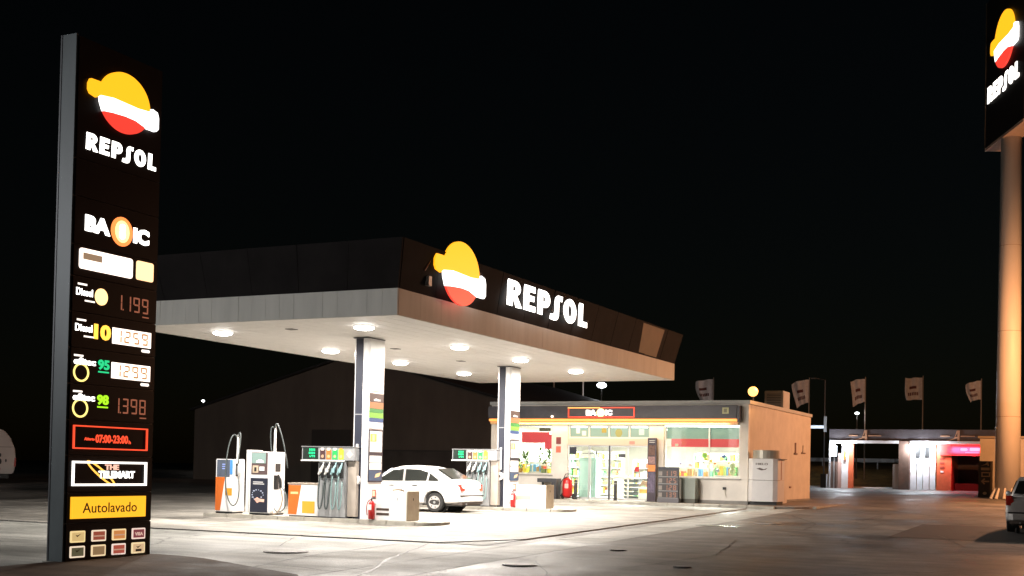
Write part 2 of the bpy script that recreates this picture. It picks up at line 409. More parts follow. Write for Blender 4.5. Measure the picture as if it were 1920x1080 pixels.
def roundrect(u0, u1, v0, v1, r):
    return arc(u1-r, v1-r, r, r, 0, 90, 4)+arc(u0+r, v1-r, r, r, 90, 180, 4)+arc(u0+r, v0+r, r, r, 180, 270, 4)+arc(u1-r, v0+r, r, r, 270, 360, 4)

# ------------------------------------------------------------------ price totem
XF = -15.13
tot = thing('price_sign', 'tall lit price sign at the far left with a round emblem on top', 'price sign', (-15.3, 15.57, -.29))
box('core', DARKM, tot, -15.44, -15.17, 14.585, 16.56, -.29, 8.38)
box('side_cladding', mat('side_grey', (.07, .088, .092), .45, noise=.3, nscale=2, vec=(1, 1, .3)), tot, -15.46, -15.155, 14.55, 14.58, -.30, 8.4)
box('side_trim', DARKM, tot, -15.49, -15.46, 14.54, 14.6, -.30, 8.4)
box('base_plinth', CONC, tot, -15.52, -15.06, 14.48, 16.68, -.4, -.255)
FACE = mat('sign_face', (.012, .008, .008), .35, noise=.2, nscale=1.2, spec=.12)
zs = [-.26, .36, .87, 1.48, 2.07, 2.66, 3.25, 3.84, 4.43, 4.95, 5.74, 6.36, 8.38]
for a, c in zip(zs[:-1], zs[1:]):
    box('face_panel', FACE, tot, -15.17, XF, 14.59, 16.55, a+.008, c-.008, bevel=.006)
PX = ('x', XF)
emblem(tot, PX, 15.615, 7.53, .585, .51, .06)
brandword(tot, PX, 14.79, 16.43, 6.55, 6.83, .012)
text('lettering', 'BA', G_WHITE, tot, PX, 14.82, 15.38, 5.2, 5.47, bold=.06)
flat('round_emblem', [arc(15.65, 5.33, .25, .25, 0, 350, 28)], glow('lit_basic', (1, .25, .06), 1.7), tot, PX, .018)
flat('emblem_centre', [arc(15.65, 5.33, .17, .19, 0, 350, 24)], glow('lit_basic2', (1, .6, .25), 2.2), tot, PX, .02)
text('lettering', 'S', G_WHITE, tot, ('x', XF+.02), 15.58, 15.72, 5.2, 5.46, .01, .06)
text('lettering', 'IC', G_WHITE, tot, PX, 15.93, 16.31, 5.19, 5.46, bold=.06)
flat('lit_panel', [roundrect(14.71, 15.92, 4.56, 4.9, .05)], G_WARMP, tot, PX, .02)
panel('panel_print', mat('print_tan', (.3, .22, .15), .6, emis=(.6, .4, .25), stren=.5), tot, ('x', XF+.02), 14.78, 15.2, 4.72, 4.83, .004)
flat('lit_panel', [roundrect(16.02, 16.43, 4.57, 4.9, .04)], glow('lit_peach', (1, .62, .32), 1.8), tot, PX, .02)
text('panel_print', '24', mat('print_white', (.8, .8, .8), .6, emis=(1, 1, 1), stren=2), tot, ('x', XF+.02), 16.1, 16.35, 4.63, 4.83, .004) if False else None
def row(z0, name2, prod, digs, lit):
    zc = z0+.28
    if prod in ('d', '10'):
        text('lettering', 'efitec', G_WHITE2, tot, PX, 14.68, 14.9, zc+.16, zc+.22, .008, .05) if False else None
        text('lettering', 'Diesel', G_WHITE, tot, PX, 14.67, 15.03 if prod == 'd' else 15.04, zc-.0, zc+.12, .006, .02)
        panel('lettering', G_WHITE2, tot, PX, 14.70, 14.9, zc+.17, zc+.2, .006); panel('lettering', G_WHITE2, tot, PX, 14.86, 15.08, zc-.09, zc-.065, .006)
        if prod == 'd':
            flat('round_emblem', [arc(15.22, zc+.03, .14, .14, 0, 350, 24)], glow('lit_circle', (1, .62, .25), 2.2), tot, PX, .015)
        else:
            text('lettering', '10', glow('lit_ten', (1, .5, .06), 2), tot, PX, 15.08, 15.46, zc-.1, zc+.16, .01, .05)
    else:
        panel('lettering', G_WHITE2, tot, PX, 14.66, 14.86, zc+.17, zc+.2, .006)
        text('lettering', 'efitec', G_WHITE, tot, PX, 14.66, 15.13, zc+.04, zc+.15, .016, .02)
        flat('ring_emblem', [arc(14.82, zc-.09, .17, .155, 0, 350, 26), arc(14.82, zc-.09, .14, .125, 0, 350, 26)], glow('lit_ring', (1, .78, .22), 1.6), tot, PX, .012)
        g = G_GREEN if prod == '95' else G_LIME
        text('lettering', prod, g, tot, PX, 15.19, 15.45, zc-.01, zc+.16, .01, .04)
        panel('underline', g, tot, PX, 15.2, 15.44, zc-.06, zc-.035, .008)
    if lit:
        panel('lit_panel', glow('lit_display', (1, .84, .72), 2.6), tot, PX, 15.5, 16.42, zc-.13, zc+.14, .012)
        digits(digs, mat('digit_tan', (.4, .25, .12), .6, emis=(1, .5, .22), stren=.6), tot, ('x', XF+.012), 15.54, 16.38, zc-.1, zc+.11, .004)
        flat('unit_lamp', [roundrect(16.2, 16.4, zc-.215, zc-.165, .024)], G_WHITE2, tot, PX, .01)
    else:
        digits(digs, G_DIG, tot, PX, 15.54, 16.38, zc-.13, zc+.13, .004, t=.13)
        panel('unit_lamp', G_DIG, tot, PX, 16.2, 16.36, zc-.2, zc-.18, .004)
row(3.84, '', 'd', '1.199', False); row(3.25, '', '10', '1.259', True)
row(2.66, '', '95', '1.299', True); row(2.07, '', '98', '1.398', False)
frame('neon_border', G_NEON, tot, PX, 14.68, 16.39, 1.59, 1.98, .022)
text('lettering', 'Abierto', G_NEON, tot, PX, 14.93, 15.16, 1.735, 1.785, .006, .03)
text('lettering', '07:00-23:00', G_NEON, tot, PX, 15.18, 15.93, 1.70, 1.84, .008, .03)
text('lettering', 'h', G_NEON, tot, PX, 15.95, 16.0, 1.70, 1.76, .006, .03)
frame('lit_border', glow('lit_border', (1, .93, .86), 2.2), tot, PX, 14.68, 16.39, .98, 1.39, .035)
flat('ring_emblem', [[(15.33+a*.95-q*.22, 1.19-a*.62-q*.12) for a, q in [(.34*math.cos(x/14*math.pi), .34*math.sin(x/14*math.pi)) for x in range(28)]],
                     [(15.33+a*.82-q*.13, 1.19-a*.53-q*.07) for a, q in [(.34*math.cos(x/14*math.pi), .34*math.sin(x/14*math.pi)) for x in range(28)]]], glow('lit_swoosh', (1, .5, .08), 1.6), tot, PX, .01)
text('lettering', 'THE', glow('lit_pinkish', (1, .55, .42), 1.2), tot, ('x', XF+.012), 15.4, 15.72, 1.25, 1.34, .01, .04)
text('lettering', 'TELEMANIA' if False else 'TELEMART', G_WHITE, tot, ('x', XF+.012), 15.26, 16.1, 1.11, 1.23, .008, .025)
panel('lit_panel', glow('lit_wash_panel', (1, .47, .02), 1.25), tot, PX, 14.67, 16.39, .44, .80, .02)
text('lettering', 'Autolavado', mat('print_brown', (.05, .02, .01), .6), tot, ('x', XF+.02), 14.92, 16.17, .53, .70, .004, .004)
TC = [((1, .75, .35), (1, .72, .3)), ((1, .8, .6), (.45, .1, .06)), ((1, .75, .4), (.9, .35, .1)), ((1, .75, .65), (.3, .06, .08)),
      ((1, .8, .6), (.14, .13, .07)), ((1, .75, .45), (.4, .25, .12)), ((1, .8, .7), (.6, .12, .08)), ((1, .78, .45), (1, .7, .4))]
for i in range(8):
    u = 14.68+(i % 4)*.467; v = .05 if i < 4 else -.20
    o = flat('card_tile', [roundrect(u, u+.32, v, v+.19, .02)], glow('tile_rim%d' % i, TC[i][0], .9), tot, PX, .015)
    panel('tile_print', glow('tile_print%d' % i, TC[i][1], .6), o, ('x', XF+.015), u+.03, u+.29, v+.025, v+.165, .004)
    if i == 3: text('lettering', 'VISA', glow('tile_text', (.9, .6, .5), .7), o, ('x', XF+.019), u+.06, u+.26, v+.06, v+.12, .003, .05)
    if i == 7: panel('tile_print', BLACK, o, ('x', XF+.019), u+.09, u+.23, v+.035, v+.075, .003)
    if i in (1, 6, 2): panel('tile_print', glow('tile_band', (.8, .5, .35), .6), o, ('x', XF+.019), u+.04, u+.28, v+.08, v+.1, .003)
    if i in (0, 4, 7): flat('tile_print', [[(u+.1, v+.13), (u+.14, v+.09), (u+.22, v+.14), (u+.14, v+.115)]], mat('tile_dark', (.1, .07, .02), .6), o, ('x', XF+.019), .003)

# ------------------------------------------------------------------ canopy
X0, X1, Y0, Y1, Z0, ZM, ZT = -22.3, -14.2, 23.2, 42.8, 4.8, 5.41, 6.5
can = thing('forecourt_canopy', 'big flat forecourt canopy with dark upper fascia and lit white underside', 'canopy', (-18.2, 33, 0))
box('roof_core', DARKM, can, X0+.06, X1-.06, Y0+.06, Y1-.06, Z0+.05, ZM+.3)
fl = .24
def sheets(n, b0, b1, t0, t1, nrm):
    nx, ny = nrm
    for i in range(n):
        f0, f1 = i/n+.0006, (i+1)/n-.0006
        L = lambda a, c, f: (a[0]+(c[0]-a[0])*f, a[1]+(c[1]-a[1])*f)
        j = random.uniform(-.006, .006)
        p, q_, r_, u_ = L(b0, b1, f0), L(b0, b1, f1), L(t0, t1, f0), L(t0, t1, f1)
        bt = [(p[0]+nx*j, p[1]+ny*j), (q_[0]+nx*j, q_[1]+ny*j), (q_[0]-nx*.05, q_[1]-ny*.05), (p[0]-nx*.05, p[1]-ny*.05)]
        tp = [(r_[0]+nx*j, r_[1]+ny*j), (u_[0]+nx*j, u_[1]+ny*j), (u_[0]-nx*.05, u_[1]-ny*.05), (r_[0]-nx*.05, r_[1]-ny*.05)]
        MB().hexa([(x, y, ZM+.012) for x, y in bt], [(x, y, ZT) for x, y in tp]).build('fascia_sheet', FASC_DK, can)
sheets(6, (X0, Y0), (X1, Y0), (X0-fl, Y0-fl), (X1+fl, Y0-fl), (0, -1))
sheets(12, (X1, Y0+.06), (X1, Y1-.06), (X1+fl, Y0-fl+.06), (X1+fl, Y1+fl-.06), (1, 0))
sheets(12, (X0, Y0+.06), (X0, Y1-.06), (X0-fl, Y0-fl+.06), (X0-fl, Y1+fl-.06), (-1, 0))
sheets(6, (X0, Y1), (X1, Y1), (X0-fl, Y1+fl), (X1+fl, Y1+fl), (0, 1))
# a browner sheet near the far end of the dark fascia
FB = mat('brown_fascia_sheet', (.05, .028, .016), .55, noise=.3, nscale=1.4)
MB().hexa([(X1, 38.9, ZM+.05), (X1+.012, 38.9, ZM+.05), (X1+.012, 40.7, ZM+.05), (X1, 40.7, ZM+.05)],
          [(X1+fl-.012, 38.7, ZT-.06), (X1+fl+.004, 38.7, ZT-.06), (X1+fl+.004, 40.9, ZT-.06), (X1+fl-.012, 40.9, ZT-.06)]).build('browner_sheet', FB, can)
# pale lower fascia in upright panels
def rows(n, a, c, fn):
    st = (c-a)/n
    first = None
    for i in range(n):
        if first is None: first = fn(a, a+st)
        else:
            o = first.copy(); COL.objects.link(o); o.parent = can
            yield o, i*st
me = None
pw = (X1-X0)/20
p0 = box('fascia_panel', FASC_LT, can, X0, X0+pw-.006, Y0, Y0+.04, Z0+.0, ZM)
for i in range(1, 20):
    o = p0.copy(); COL.objects.link(o); o.parent = can; o.location = (i*pw, random.uniform(-.004, .004), 0)
pl_ = (Y1-Y0-.1)/20
p1 = box('fascia_panel', FASC_LT, can, X1-.04, X1, Y0+.05, Y0+.05+pl_-.004, Z0, ZM)
for i in range(1, 20):
    o = p1.copy(); COL.objects.link(o); o.parent = can; o.location = (random.uniform(-.003, .003), i*pl_, 0)
box('fascia_panel', FASC_LT, can, X0, X0+.04, Y0+.05, Y1-.05, Z0, ZM); box('fascia_panel', FASC_LT, can, X0, X1, Y1-.045, Y1, Z0, ZM)
sp_ = (X1-X0-.1)/18
s0 = box('soffit_strip', SOFFIT, can, X0+.05, X0+.05+sp_-.014, Y0+.05, Y1-.05, Z0+.004, Z0+.04)
for i in range(1, 18):
    o = s0.copy(); COL.objects.link(o); o.parent = can; o.location = (i*sp_, 0, 0)
# recessed lamps
for ix, X in enumerate((-20.41, -16.1)):
    for Y in (24.78, 29.65, 33.6, 37.95):
        d = MB().tube([(X, Y, Z0-.05), (X, Y, Z0-.003)], [.23, .27], 24).build('downlight', WHITE_G, can)
        MB().sphere((X, Y, Z0-.045), .25, 10, (1, 1, .26)).build('lens', G_LAMP, d, smooth=True)
        lamp('canopy_lamp', 'AREA', (X, Y, Z0-.115), 610, (1, .92, .84), can, .42)
for Y in (24.86, 29.86, 33.83):
    box('vent_hatch', mat('hatch', (.12, .11, .1), .6), can, -18.42, -18.2, Y-.12, Y+.12, Z0-.012, Z0+.002)
PC = ('x', X1+.2)
b = MB()
for Y in (25.6, 26.8): b.box(X1-.02, X1+.198, Y-.03, Y+.03, 5.9, 5.96); b.box(X1-.02, X1+.198, Y-.03, Y+.03, 6.25, 6.31)
b.build('emblem_bracket', DARKM, can)
emblem(can, PC, 25.74, 6.1, .92, .77, .05)
for Y in (29.0, 30.2, 31.2, 32.0, 33.0, 33.9): box('letter_bracket', DARKM, can, X1+.02, X1+.198, Y-.02, Y+.02, 5.9, 5.94)
brandword(can, PC, 28.3, 33.75, 5.70, 6.38, .025)
MB().tube([(X1+.13, 24.15, 5.95), (X1+.17, 24.4, 6.3), (X1+.17, 24.75, 6.3), (X1+.17, 24.9, 6.42)], .025, 6).build('cable_conduit', mat('conduit_copper', (.3, .1, .05), .5), can)
box('junction_box', GREYM, can, X1+.06, X1+.16, 24.3, 24.44, 5.62, 5.84)

# columns (part of the canopy)
def column(dx, dy, zb):
    x0, x1, y0, y1 = -17.76+dx, -17.3+dx, 26.86+dy, 27.66+dy
    # rounded front
    pts = [(x0, y1), (x0, y0+.08), (x0+.05, y0+.02), (x0+.12, y0), (x1-.1, y0), (x1-.03, y0+.03), (x1, y0+.1), (x1, y1)]
    c = MB().prism(pts, 2, zb, Z0-.01).build('column', WHITE_G, can)
    box('collar', DARKM, c, x0-.01, x1+.01, y0-.008, y1+.01, Z0-.035, Z0-.012)
    box('dark_stripe', NAVY, c, x0+.09, x0+.31, y0-.014, y0+.001, zb, Z0-.04)
    box('stripe_joint', GREYM, c, x0+.09, x0+.31, y0-.016, y0-.013, 2.75, 2.77)
    box('white_bar', G_WHITE2 if False else WHITE_G, c, x0+.165, x0+.235, y0-.05, y0-.015, zb+1.24, zb+1.98, bevel=.01)
    MB().tube([(x0+.2, y0-.09, zb+1.03), (x0+.2, y0-.016, zb+1.03)], .125, 24).build('white_disc', WHITE_G, c)
    MB().tube([(x0+.2, y0-.097, zb+1.03), (x0+.2, y0-.088, zb+1.03)], .045, 16).build('disc_hub', BLACK, c)
    pp = ('x', x1)
    ya, yb = y0+.1, y1-.02
    def pn(n, m, z0, z1, d=.012, a=ya, e=yb): return panel(n, m, c, pp, a, e, z0, z1, d)
    pn('access_panel', WHITE, 3.42, 4.72, .008)
    pn('panel_lip', GREYM, 3.385, 3.4, .016)
    pn('header_board', mat('board_black', (.03, .015, .012), .5), 3.1, 3.33)
    text('lettering', 'efitec', mat('print_w', (.7, .7, .7), .5), c, ('x', x1+.012), ya+.2, yb-.15, 3.13, 3.2, .003)
    pn('price_board', mat('board_tan', (.3, .12, .045), .5), 2.93, 3.095)
    pn('price_board', mat('board_green', (.02, .17, .035), .5), 2.82, 2.925)
    pn('price_board', mat('board_lime', (.14, .36, .04), .5), 2.68, 2.815)
    pn('price_board', mat('board_blue', (.015, .06, .17), .5), 2.57, 2.675)
    pn('price_board', WHITE, 2.4, 2.565)
    pn('poster_frame', NAVY, .98+zb*.5, 2.37, .018)
    q = ('x', x1+.018)
    panel('poster', WHITE, c, q, ya+.04, yb-.05, 1.78, 2.33, .004)
    panel('poster_print', mat('print_orange', (.8, .38, .08), .5), c, ('x', x1+.022), ya+.06, ya+.36, 2.05, 2.26, .003)
    panel('poster_print', mat('print_sand', (.8, .62, .3), .5), c, ('x', x1+.025), ya+.14, ya+.27, 2.07, 2.24, .003)
    panel('poster', WHITE, c, q, ya+.04, yb-.05, 1.5, 1.68, .004); panel('poster', WHITE, c, q, ya+.04, yb-.05, 1.31, 1.485, .004)
    panel('poster', mat('poster_blue', (.035, .07, .13), .4), c, q, ya+.03, yb-.04, 1.02, 1.29, .004)
    flat('poster_print', [[(ya+.3, 1.1), (ya+.52, 1.13), (ya+.6, 1.24), (ya+.36, 1.2)]], mat('print_hand', (.8, .55, .3), .5), c, ('x', x1+.022), .003)
    text('lettering', 'Bienvenido', mat('print_w', (.7, .7, .7), .5), c, q, ya+.08, ya+.4, 1.72, 1.76, .003) if False else None
    return c
column(0, 0, 0.0); column(-.2, 8.87, .13)

# ------------------------------------------------------------------ pump islands
def island(xa, xb, ya, yb, zt, nm):
    isl = MB().box(xa+.16, xb-.3, ya+.16, yb-.16, zt-.25, zt-.005).build('pump_island', mat('island_top', (.5, .47, .4), .75, noise=.2), None, kind='structure')
    n = 8; st = (xb-.45-xa)/n
    k0 = None
    for side in (0, 1):
        for i in range(n):
            x = xa+i*st
            y = ya if side == 0 else yb-.15
            if k0 is None: k0 = box('kerb_stone', CONC, isl, x, x+st-.012, y, y+.15, zt-.25, zt, bevel=.015); kx, ky = x, y
            else:
                o = k0.copy(); COL.objects.link(o); o.parent = isl; o.location = (x-kx, y-ky, random.uniform(-.004, .004))
    box('kerb_stone', CONC, isl, xa-.02, xa+.13, ya+.16, yb-.16, zt-.25, zt, bevel=.015)
    r = (yb-ya)/2; cx = xb-.44
    MB().prism([(cx, ya)]+[(cx+.44*math.cos(math.radians(a)), (ya+yb)/2+r*math.sin(math.radians(a))) for a in range(-80, 81, 16)]+[(cx, yb)], 2, zt-.22, zt-.02).build('kerb_nose', CONC, isl)
    return isl
island(-22.35, -15.1, 26.48, 27.95, .02, '')
island(-22.45, -15.25, 35.2, 36.75, .155, '')

# ------------------------------------------------------------------ dispensers
HOSE = mat('hose_grey', (.06, .075, .075), .5); HOSEL = mat('hose_teal', (.2, .3, .3), .45)
def bez(p, n=14):
    out = []
    p = [Vector(q) for q in p]
    for i in range(n+1):
        t = i/n; q = list(p)
        while len(q) > 1: q = [q[k]*(1-t)+q[k+1]*t for k in range(len(q)-1)]
        out.append(q[0])
    return out
def nozzle(parent, x, y, z, m, s=1.):
    b = MB()
    b.tube([(x+.05*s, y-.03, z+.1*s), (x+.03*s, y-.05, z+.03*s), (x-.01*s, y-.06, z-.06*s), (x-.05*s, y-.06, z-.12*s)], [.02*s, .032*s, .034*s, .026*s], 8)
    b.tube([(x+.05*s, y-.03, z+.1*s), (x+.045*s, y+.0, z+.15*s)], .014*s, 6)
    b.box(x-.02*s, x+.06*s, y-.1, y-.09, z-.07*s, z+.02*s)
    return b.build('nozzle', m, parent, smooth=False)
def dispenser_c(loc, label):
    # built at island 1: base z .02
    t = thing('fuel_dispenser', label, 'fuel pump', loc, 'four-hose fuel pumps beside the canopy columns')
    zb = loc[2]; yf = 26.62
    box('lower_cabinet', WHITE_G, t, -19.58, -18.63, yf, yf+.5, zb+.03, zb+.86, bevel=.01)
    box('cabinet_plinth', DARKM, t, -19.56, -17.7, yf+.02, yf+.5, zb, zb+.03)
    box('cabinet_top', mat('pump_top_tan', (.3, .25, .2), .5), t, -19.6, -18.62, yf-.01, yf+.52, zb+.862, zb+.9)
    flat('orange_sticker', [[(-19.57, zb+.06), (-19.3, zb+.06), (-19.16, zb+.84), (-19.57, zb+.84)]], ORANGE, t, ('y', yf), .004)
    panel('sticker_print', mat('print_cream', (.8, .55, .25), .5), t, ('y', yf-.004), -19.5, -19.26, zb+.6, zb+.66, .003)
    panel('yellow_sticker', YELLOW, t, ('y', yf), -19.12, -18.72, zb+.1, zb+.42, .004)
    box('hose_cabinet', GREYM, t, -18.62, -17.78, yf+.03, yf+.5, zb+.03, zb+1.5)
    for i in range(5): box('divider', mat('chrome', (.6, .6, .6), .25, .8), t, -18.62+i*.19, -18.605+i*.19, yf-.0, yf+.03, zb+.85, zb+1.46)
    box('side_cabinet', mat('side_beige', (.4, .35, .3), .5, noise=.1), t, -17.76, -17.5, yf+.1, yf+.46, zb+.05, zb+1.5)
    box('header', GREYM, t, -19.16, -17.5, yf+.0, yf+.42, zb+1.52, zb+1.86)
    box('header_cap', mat('chrome', (.6, .6, .6), .25, .8), t, -19.18, -17.48, yf-.02, yf+.44, zb+1.862, zb+1.885)
    box('header_sill', WHITE, t, -19.18, -17.8, yf-.03, yf+.0, zb+1.49, zb+1.52)
    panel('display', mat('display_dark', (.02, .03, .025), .2), t, ('y', yf), -19.13, -18.64, zb+1.54, zb+1.85, .008)
    for k, (a, c) in enumerate(((.0, .2), (-.04, .2), (-.02, .22))):
        digits('%s' % ('0000', '8888', '1299')[k], G_GREEN, t, ('y', yf-.008), -18.93+a*.3, -18.73, zb+1.76-k*.085, zb+1.82-k*.085, .004, t=.28)
    cs = [('label_black', (.05, .02, .02)), ('label_orange', (.4, .13, .03)), ('label_green', (.02, .3, .07)), ('label_lime', (.3, .5, .03))]
    for k, (nm, cc) in enumerate(cs):
        u = -18.58+k*.195
        o = panel('grade_label', mat(nm, cc, .4, emis=cc, stren=.5), t, ('y', yf), u, u+.16, zb+1.54, zb+1.8, .008)
        panel('label_print', G_WHITE2 if k != 3 else YELLOW, o, ('y', yf-.008), u+.03, u+.12, zb+1.8-.02, zb+1.84, .004)
        flat('label_print', [arc(u+.08, zb+1.62, .045, .045, 0, 350, 10)], mat(nm+'_dot', (min(1, cc[0]+.35), min(1, cc[1]+.25), cc[2]+.15), .4), o, ('y', yf-.008), .004)
        holster = box('nozzle_holster', BLACK, t, u+.0, u+.15, yf-.0, yf+.03, zb+1.05, zb+1.44)
        nozzle(t, u+.08, yf-.02, zb+1.28, mat('nozzle_chrome', (.75, .75, .73), .3, .3) if k < 2 else mat('nozzle_teal', (.25, .42, .45), .4), 1.15)
        x = u+.06
        MB().tube(bez([(x+.0, yf-.05, zb+1.15), (x-.04, yf-.1, zb+.7), (x-.1+.03*k, yf-.13, zb-.12), (x+.14, yf-.13, zb+.0), (x+.1, yf-.06, zb+.6), (x+.08, yf-.02, zb+.95)], 18), .02, 7).build('hose', HOSEL if k >= 2 else HOSE, t, smooth=True)
    flat('warning_sticker', [[(-17.75, zb+1.68), (-17.65, zb+1.78), (-17.55, zb+1.68), (-17.65, zb+1.58)]], mat('sticker_cream', (.8, .6, .45), .5), t, ('y', yf), .005)
    return t
pc = dispenser_c((-18.6, 26.9, .02), 'four-hose fuel pump with orange sticker on its white cabinet, left of the nearer column')
dup(pc, (-18.87, 35.72, .155), 0, 'four-hose fuel pump behind the white car, left of the farther column')

# dispenser A (small, orange and white)
t = thing('fuel_dispenser', 'low narrow pump with orange stripe and slate top panel, leftmost on the near island', 'fuel pump', (-21.7, 27, .02))
box('cabinet', WHITE_G, t, -22.05, -21.44, 26.62, 27.12, .07, 1.52, bevel=.015)
box('cabinet_plinth', BLACK, t, -22.03, -21.46, 26.64, 27.1, .02, .07)
panel('top_panel', mat('slate_panel', (.09, .11, .15), .35), t, ('y', 26.62), -22.0, -21.56, 1.04, 1.5, .01)
for k in range(3): panel('display_line', glow('lcd_blue', (.35, .45, .9), .5), t, ('y', 26.61), -21.82, -21.7, 1.36-k*.06, 1.39-k*.06, .003)
panel('blue_stripe', mat('blue_strip', (.06, .25, .6), .4), t, ('y', 26.62), -21.55, -21.46, 1.1, 1.5, .01)
flat('orange_sticker', [[(-22.04, .1), (-21.87, .1), (-21.72, 1.02), (-22.04, 1.02)]], ORANGE, t, ('y', 26.62), .005)
panel('yellow_sticker', YELLOW, t, ('y', 26.62), -21.7, -21.47, .52, .72, .005)
panel('nozzle_holster', BLACK, t, ('x', -21.44), 26.72, 26.86, 1.05, 1.4, .02)
box('bracket', GREYM, t, -21.42, -21.38, 26.74, 26.84, 1.1, 1.34)
MB().tube([(-21.39, 26.78, 1.42), (-21.35, 26.76, 1.3), (-21.33, 26.75, 1.15), (-21.36, 26.77, 1.0)], [.02, .034, .034, .025], 8).build('nozzle', mat('nozzle_chrome', (.75, .75, .73), .3, .3), t)
MB().tube([(-21.5, 26.87, 1.5), (-21.5, 26.87, 2.02), (-21.5, 26.87, 2.2)], [.035, .03, .02], 8).build('hose_mast', WHITE, t)
MB().tube(bez([(-21.48, 26.85, 2.14), (-21.42, 26.83, 2.45), (-21.26, 26.8, 2.2), (-21.4, 26.74, 1.7), (-21.38, 26.75, 1.4)], 14), .016, 7).build('hose', HOSE, t, smooth=True)
MB().tube(bez([(-21.52, 26.85, 2.1), (-21.6, 26.7, 2.6), (-21.75, 26.5, 1.6), (-21.72, 26.42, .4), (-21.5, 26.42, -.15), (-21.1, 26.5, .05), (-21.2, 26.66, .4), (-21.36, 26.74, 1.05)], 22), .018, 7).build('hose', HOSE, t, smooth=True)
# dispenser B (white and navy with screen)
t = thing('fuel_dispenser', 'tall white pump with screen and navy lower panel, second from left on near island', 'fuel pump', (-20.6, 27, .02))
box('cabinet', WHITE_G, t, -20.9, -20.2, 26.62, 27.3, .07, 1.74, bevel=.02)
box('cabinet_plinth', BLACK, t, -20.88, -20.22, 26.64, 27.28, .02, .07)
box('side_post', WHITE, t, -20.98, -20.905, 26.6, 27.2, .07, 1.78)
panel('control_panel', mat('panel_maroon', (.09, .06, .06), .4), t, ('y', 26.62), -20.82, -20.28, 1.12, 1.72, .01)
panel('screen', glow('lcd_screen', (.28, .40, .36), .55), t, ('y', 26.61), -20.8, -20.34, 1.42, 1.7, .006)
flat('screen_print', [arc(-20.53, 1.44, .13, .08, 0, 180, 10)], G_WHITE2, t, ('y', 26.604), .003)
panel('keypad', mat('keypad', (.45, .36, .26), .5), t, ('y', 26.61), -20.77, -20.58, 1.16, 1.36, .01)
panel('key_block', BLACK, t, ('y', 26.60), -20.71, -20.64, 1.2, 1.31, .005)
panel('receipt_slot', WHITE, t, ('y', 26.61), -20.54, -20.38, 1.22, 1.33, .012)
panel('navy_panel', NAVY, t, ('y', 26.62), -20.84, -20.26, .09, 1.02, .01)
text('lettering', 'NUEVO DIESEL', mat('print_w', (.7, .7, .7), .5), t, ('y', 26.61), -20.75, -20.4, .84, .92, .003, .01) if False else None
for k in range(2): panel('panel_print', mat('print_w', (.7, .7, .7), .5), t, ('y', 26.61), -20.75, -20.42+.04*k, .9-k*.05, .92-k*.05, .003)
for k in range(14):
    a = k*.45; flat('panel_print', [arc(-20.6+.2*math.cos(a)*(1-k*.02), .56+.14*math.sin(a), .012+.012*(k % 3), .016, 0, 330, 6)], mat('print_b', (.45, .5, .65), .5), t, ('y', 26.61), .003)
flat('panel_print', [[(-20.7, .44), (-20.6, .5), (-20.52, .46), (-20.36, .45), (-20.37, .37), (-20.52, .38), (-20.6, .34)]], mat('print_peach', (.85, .5, .4), .5), t, ('y', 26.61), .003)
for z0, z1, ya in ((1.2, 1.42, 26.86), (.72, 1.1, 26.8)): panel('nozzle_holster', BLACK, t, ('x', -20.2), ya, ya+.2, z0, z1, .02)
MB().tube([(-20.15, 26.92, 1.12), (-20.1, 26.95, .98), (-20.09, 26.96, .84), (-20.12, 26.98, .74)], [.025, .04, .04, .028], 8).build('nozzle', BLACK, t)
MB().tube([(-20.3, 26.95, 1.74), (-20.3, 26.95, 2.3), (-20.3, 26.95, 2.45)], [.035, .03, .02], 8).build('hose_mast', WHITE, t)
MB().tube(bez([(-20.3, 26.93, 2.4), (-20.24, 26.9, 2.75), (-20.0, 26.85, 2.3), (-19.9, 26.95, 1.6), (-19.9, 27.0, 1.3)], 14), .016, 7).build('hose', HOSE, t, smooth=True)
MB().tube(bez([(-20.3, 26.9, 2.38), (-20.42, 26.85, 2.6), (-20.4, 26.85, 2.0), (-20.36, 26.9, 1.74)], 10), .014, 7).build('hose', HOSE, t, smooth=True)
MB().tube(bez([(-20.1, 26.97, .75), (-19.95, 26.95, .5), (-19.85, 26.8, .1), (-20.1, 26.6, -.05), (-20.18, 26.75, .12)], 14), .02, 7).build('hose', mat('hose_beige', (.25, .2, .15), .5), t, smooth=True)
MB().tube(bez([(-20.08, 26.98, .8), (-19.86, 27.0, .6), (-19.7, 26.9, .1), (-20.0, 26.7, .0), (-20.16, 26.8, .2)], 14), .018, 7).build('hose', HOSE, t, smooth=True)

